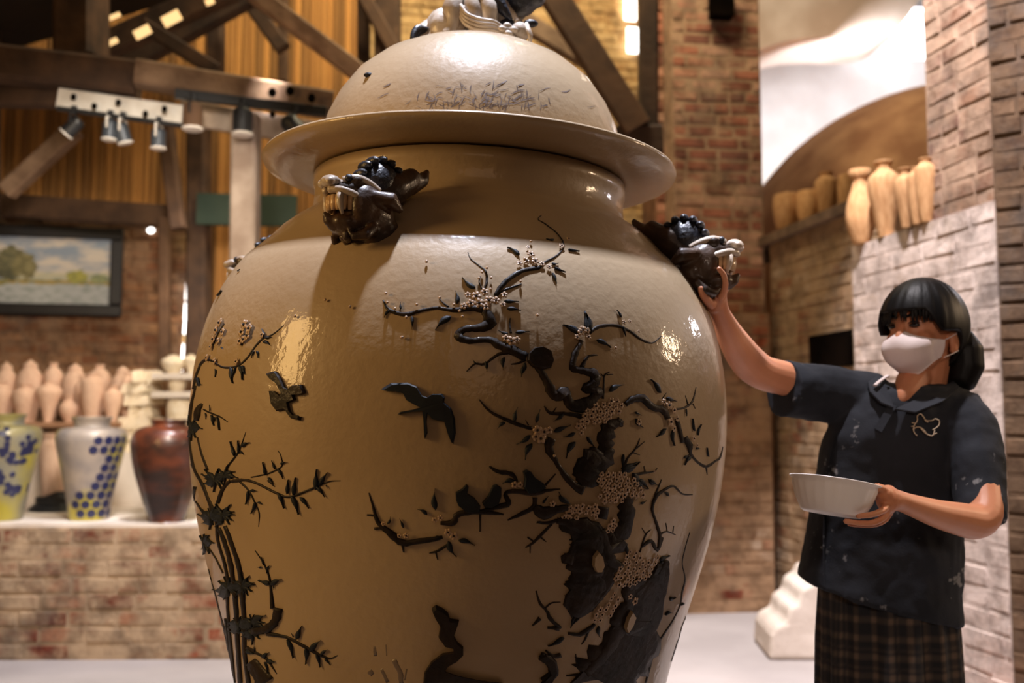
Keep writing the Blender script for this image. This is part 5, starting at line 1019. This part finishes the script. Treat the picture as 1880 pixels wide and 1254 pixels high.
# shirt
b = MB(); b.rings([torso_ring(*r, p=(i == 0)) for i, r in enumerate(TR)])
sl = [(1610, 738, 2.49, .075), (1560, 732, 2.49, .074), (1510, 722, 2.475, .072), (1470, 717, 2.455, .0715), (1437, 713, 2.435, .0725)]
b.tube([P(x, y, d) for x, y, d, r in sl], [r for *_, r in sl], 20)
sl = [(1752, 752, 2.44, .07), (1782, 790, 2.40, .0655), (1796, 850, 2.35, .062), (1799, 905, 2.32, .059), (1801, 950, 2.29, .057)]
b.tube([P(x, y, d) for x, y, d, r in sl], [r for *_, r in sl], 20)
shirt = b.build('polo_shirt', shirtm, per, label='faded black polo shirt dusted with clay'); remesh(shirt, .0052, 6)
tx = bpy.data.textures.new('folds', 'CLOUDS'); tx.noise_scale = .085; dp = shirt.modifiers.new('folds', 'DISPLACE'); dp.texture = tx; dp.strength = .015; dp.mid_level = .5
bvs = BVHTree.FromPolygons([v-off for v in b.V], b.F)
def onshirt(x, y, o=.004):
    l_, n_, i_, d_ = bvs.ray_cast(CAM, ray(x, y).normalized())
    return (l_ - ray(x, y).normalized()*o + off) if l_ is not None else P(x, y, 2.36)
def strip(name, pts, w_, m_, par, o=.006, **k):
    V = []; n = len(pts)
    for i, (x, y) in enumerate(pts):
        a, c = pts[max(0, i-1)], pts[min(n-1, i+1)]; tx_, ty_ = c[0]-a[0], c[1]-a[1]; l = math.hypot(tx_, ty_); nx_, ny_ = -ty_/l*w_/2, tx_/l*w_/2
        for s_, oo in ((-1, 0), (-1, o), (1, o), (1, 0)): V.append(onshirt(x+nx_*s_, y+ny_*s_, oo))
    return mesh(name, V, [[i*4+j, (i+1)*4+j, (i+1)*4+(j+1) % 4, i*4+(j+1) % 4] for i in range(n-1) for j in range(4)]+[[3, 2, 1, 0], [(n-1)*4+j for j in range(4)]], m_, par, **k)
strip('placket', catmull([(1640, 742), (1628, 762), (1612, 790)], 3), 15, shirtm, shirt, .013)
strip('seam', catmull([(1532, 800), (1520, 850), (1514, 900), (1512, 980), (1513, 1050), (1514, 1078)], 3), 3, shirtm, shirt, .012)
# collar : two leaves around the neck
for pts in ([P(1640, 752, 2.352), P(1616, 742, 2.362), P(1596, 722, 2.39), P(1592, 704, 2.42), P(1610, 692, 2.44), P(1624, 706, 2.395)], [P(1642, 754, 2.35), P(1680, 760, 2.338), P(1730, 740, 2.35), P(1762, 714, 2.40), P(1750, 702, 2.42), P(1698, 728, 2.375)]):
    c = sum(pts, Vector())/len(pts); n = len(pts); nrm = (pts[1]-pts[0]).cross(pts[3]-pts[0]).normalized(); nrm = nrm if nrm.y < 0 else -nrm
    V = pts+[p+nrm*.006 for p in pts]+[c, c+nrm*.01]
    Fc = [[i, (i+1) % n, n+(i+1) % n, n+i] for i in range(n)]+[[n+i, n+(i+1) % n, 2*n+1] for i in range(n)]+[[(i+1) % n, i, 2*n] for i in range(n)]
    o = mesh('collar', V, Fc, shirtm, shirt)
    bv = o.modifiers.new('bevel', 'BEVEL'); bv.width = .002; bv.segments = 2
b = MB(); b.tube(catmull([P(1606, 708, 2.385), P(1616, 699, 2.392), P(1630, 690, 2.40)], 4), .006, 8, .5); b.build('undershirt_edge', maskm, shirt, smooth=True, label='thin white strip at the collar')
V = [P(1652, 752, 2.352)]+[P(x, y, d) for x, y, d in ((1632, 700, 2.385), (1655, 690, 2.375), (1700, 705, 2.37), (1690, 728, 2.36))]
# embroidered outline animal on the chest
em = mat('embroidery_thread', (206, 186, 160), None, .7, 20)
for pts in ([(1684, 800), (1678, 793), (1678, 782), (1684, 772), (1684, 764), (1690, 760), (1696, 766), (1700, 772), (1712, 772), (1716, 769), (1724, 772), (1724, 780), (1718, 786), (1712, 789)], [(1690, 786), (1700, 796), (1712, 800), (1716, 790)], [(1676, 788), (1684, 784), (1692, 786), (1700, 794)], [(1674, 776), (1680, 777)], [(1673, 783), (1679, 782)], [(1715, 797), (1720, 795)], [(1698, 772), (1704, 775)]):
    q = catmull(pts, 3); MB().tube([onshirt(x, y, .0135) for x, y in q], .0013, 5).build('embroidery', em, shirt, smooth=True)
# plaid skirt
V = []; nu, nv = 168, 74; col = []; ztop_ = P(1640, 1040).z; zb_ = .30
for j in range(nv+1):
    t = j/nv; z = ztop_*(1-t)+zb_*t
    for i in range(nu):
        a = 2*math.pi*i/nu; pl = .0065*math.sin(a*16)+.004*math.sin(a*7+1); rx = .170+.018*t+pl*min(1, t*3); ry = .120+.02*t+pl
        V.append(Vector((P(1634, 1150).x+rx*math.cos(a)*.97, .01+ry*math.sin(a), z)))
        u = (a*.17) % .042; w_ = z % .042; s1 = (u < .012), (.018 < u < .020) or (.034 < u < .036); s2 = (w_ < .014), (.022 < w_ < .024)
        k_ = 0+(1 if s1[0] else 0)+(1 if s2[0] else 0)+(.5 if s1[1] or s2[1] else 0); col.append(k_)
Fc = [[j*nu+(i+1) % nu, j*nu+i, (j+1)*nu+i, (j+1)*nu+(i+1) % nu] for j in range(nv) for i in range(nu)]
pm_ = bpy.data.materials.new('plaid_cloth'); pm_.use_nodes = True; nt = pm_.node_tree; at = nt.nodes.new('ShaderNodeAttribute'); at.attribute_name = 'plaid'; nt.links.new(at.outputs['Color'], nt.nodes['Principled BSDF'].inputs['Base Color']); nt.nodes['Principled BSDF'].inputs['Roughness'].default_value = .9
sk = mesh('plaid_skirt', V, Fc, pm_, per, smooth=True, label='dark plaid pleated skirt with brown checks'); ca = sk.data.color_attributes.new('plaid', 'FLOAT_COLOR', 'POINT')
C0, C1, C2 = Vector((.009, .009, .012)), Vector((.04, .03, .024)), Vector((.12, .08, .055))
for i, k_ in enumerate(col): c = C0.lerp(C1, min(k_, 1)) if k_ <= 1 else C1.lerp(C2, k_-1); ca.data[i].color = (*c, 1)
# ---------------------------------------------------------------- plastic bowl in the left hand
bwm = mat('white_plastic', (236, 228, 224), None, .4, 10, sss=.0); bwm.node_tree.nodes['Principled BSDF'].inputs['Transmission Weight'].default_value = .0
bc = px(1533, 887, 2.09); bowl = MB()
pf = [(0, -.066), (.058, -.066), (.064, -.062), (.078, -.035), (.086, -.01), (.088, 0), (.094, .003), (.094, .005), (.086, .004), (.083, -.01), (.075, -.035), (.06, -.0585), (0, -.0615)]
n = 96; V = []; Fc = []
for r_, z_ in pf:
    for k_ in range(n):
        fl = 1+(.012*math.cos(k_*2*math.pi/4) if -.06 < z_ < -.005 else 0); a = 2*math.pi*k_/n; V.append((r_*fl*math.cos(a), r_*fl*math.sin(a), z_))
Fc = [[i*n+k_, i*n+(k_+1) % n, (i+1)*n+(k_+1) % n, (i+1)*n+k_] for i in range(len(pf)-1) for k_ in range(n)]
bo = mesh('plastic_bowl', V, Fc, bwm, smooth=True, label='white ribbed plastic bowl held in the left hand of the person', cat='bowl'); bo.location = bc; bo.rotation_euler = (math.radians(-5.5), math.radians(9.5), 0)
# broken roof tile lying at the foot of the right wall
t = mat('terracotta', (176, 92, 44), (206, 122, 66), .8, 8, .3)
b = MB(); q = px(1800, 1246, 3.9); q.z = .0
b.box((q.x, q.y, .035), (.26, .16, .07), Matrix.Rotation(a4, 3, 'Z')); o = b.build('terracotta_brick', t); setp(o, 'orange terracotta brick lying on the floor at the foot of the whitewashed wall', 'brick'); bv = o.modifiers.new('bevel', 'BEVEL'); bv.width = .008; bv.segments = 2
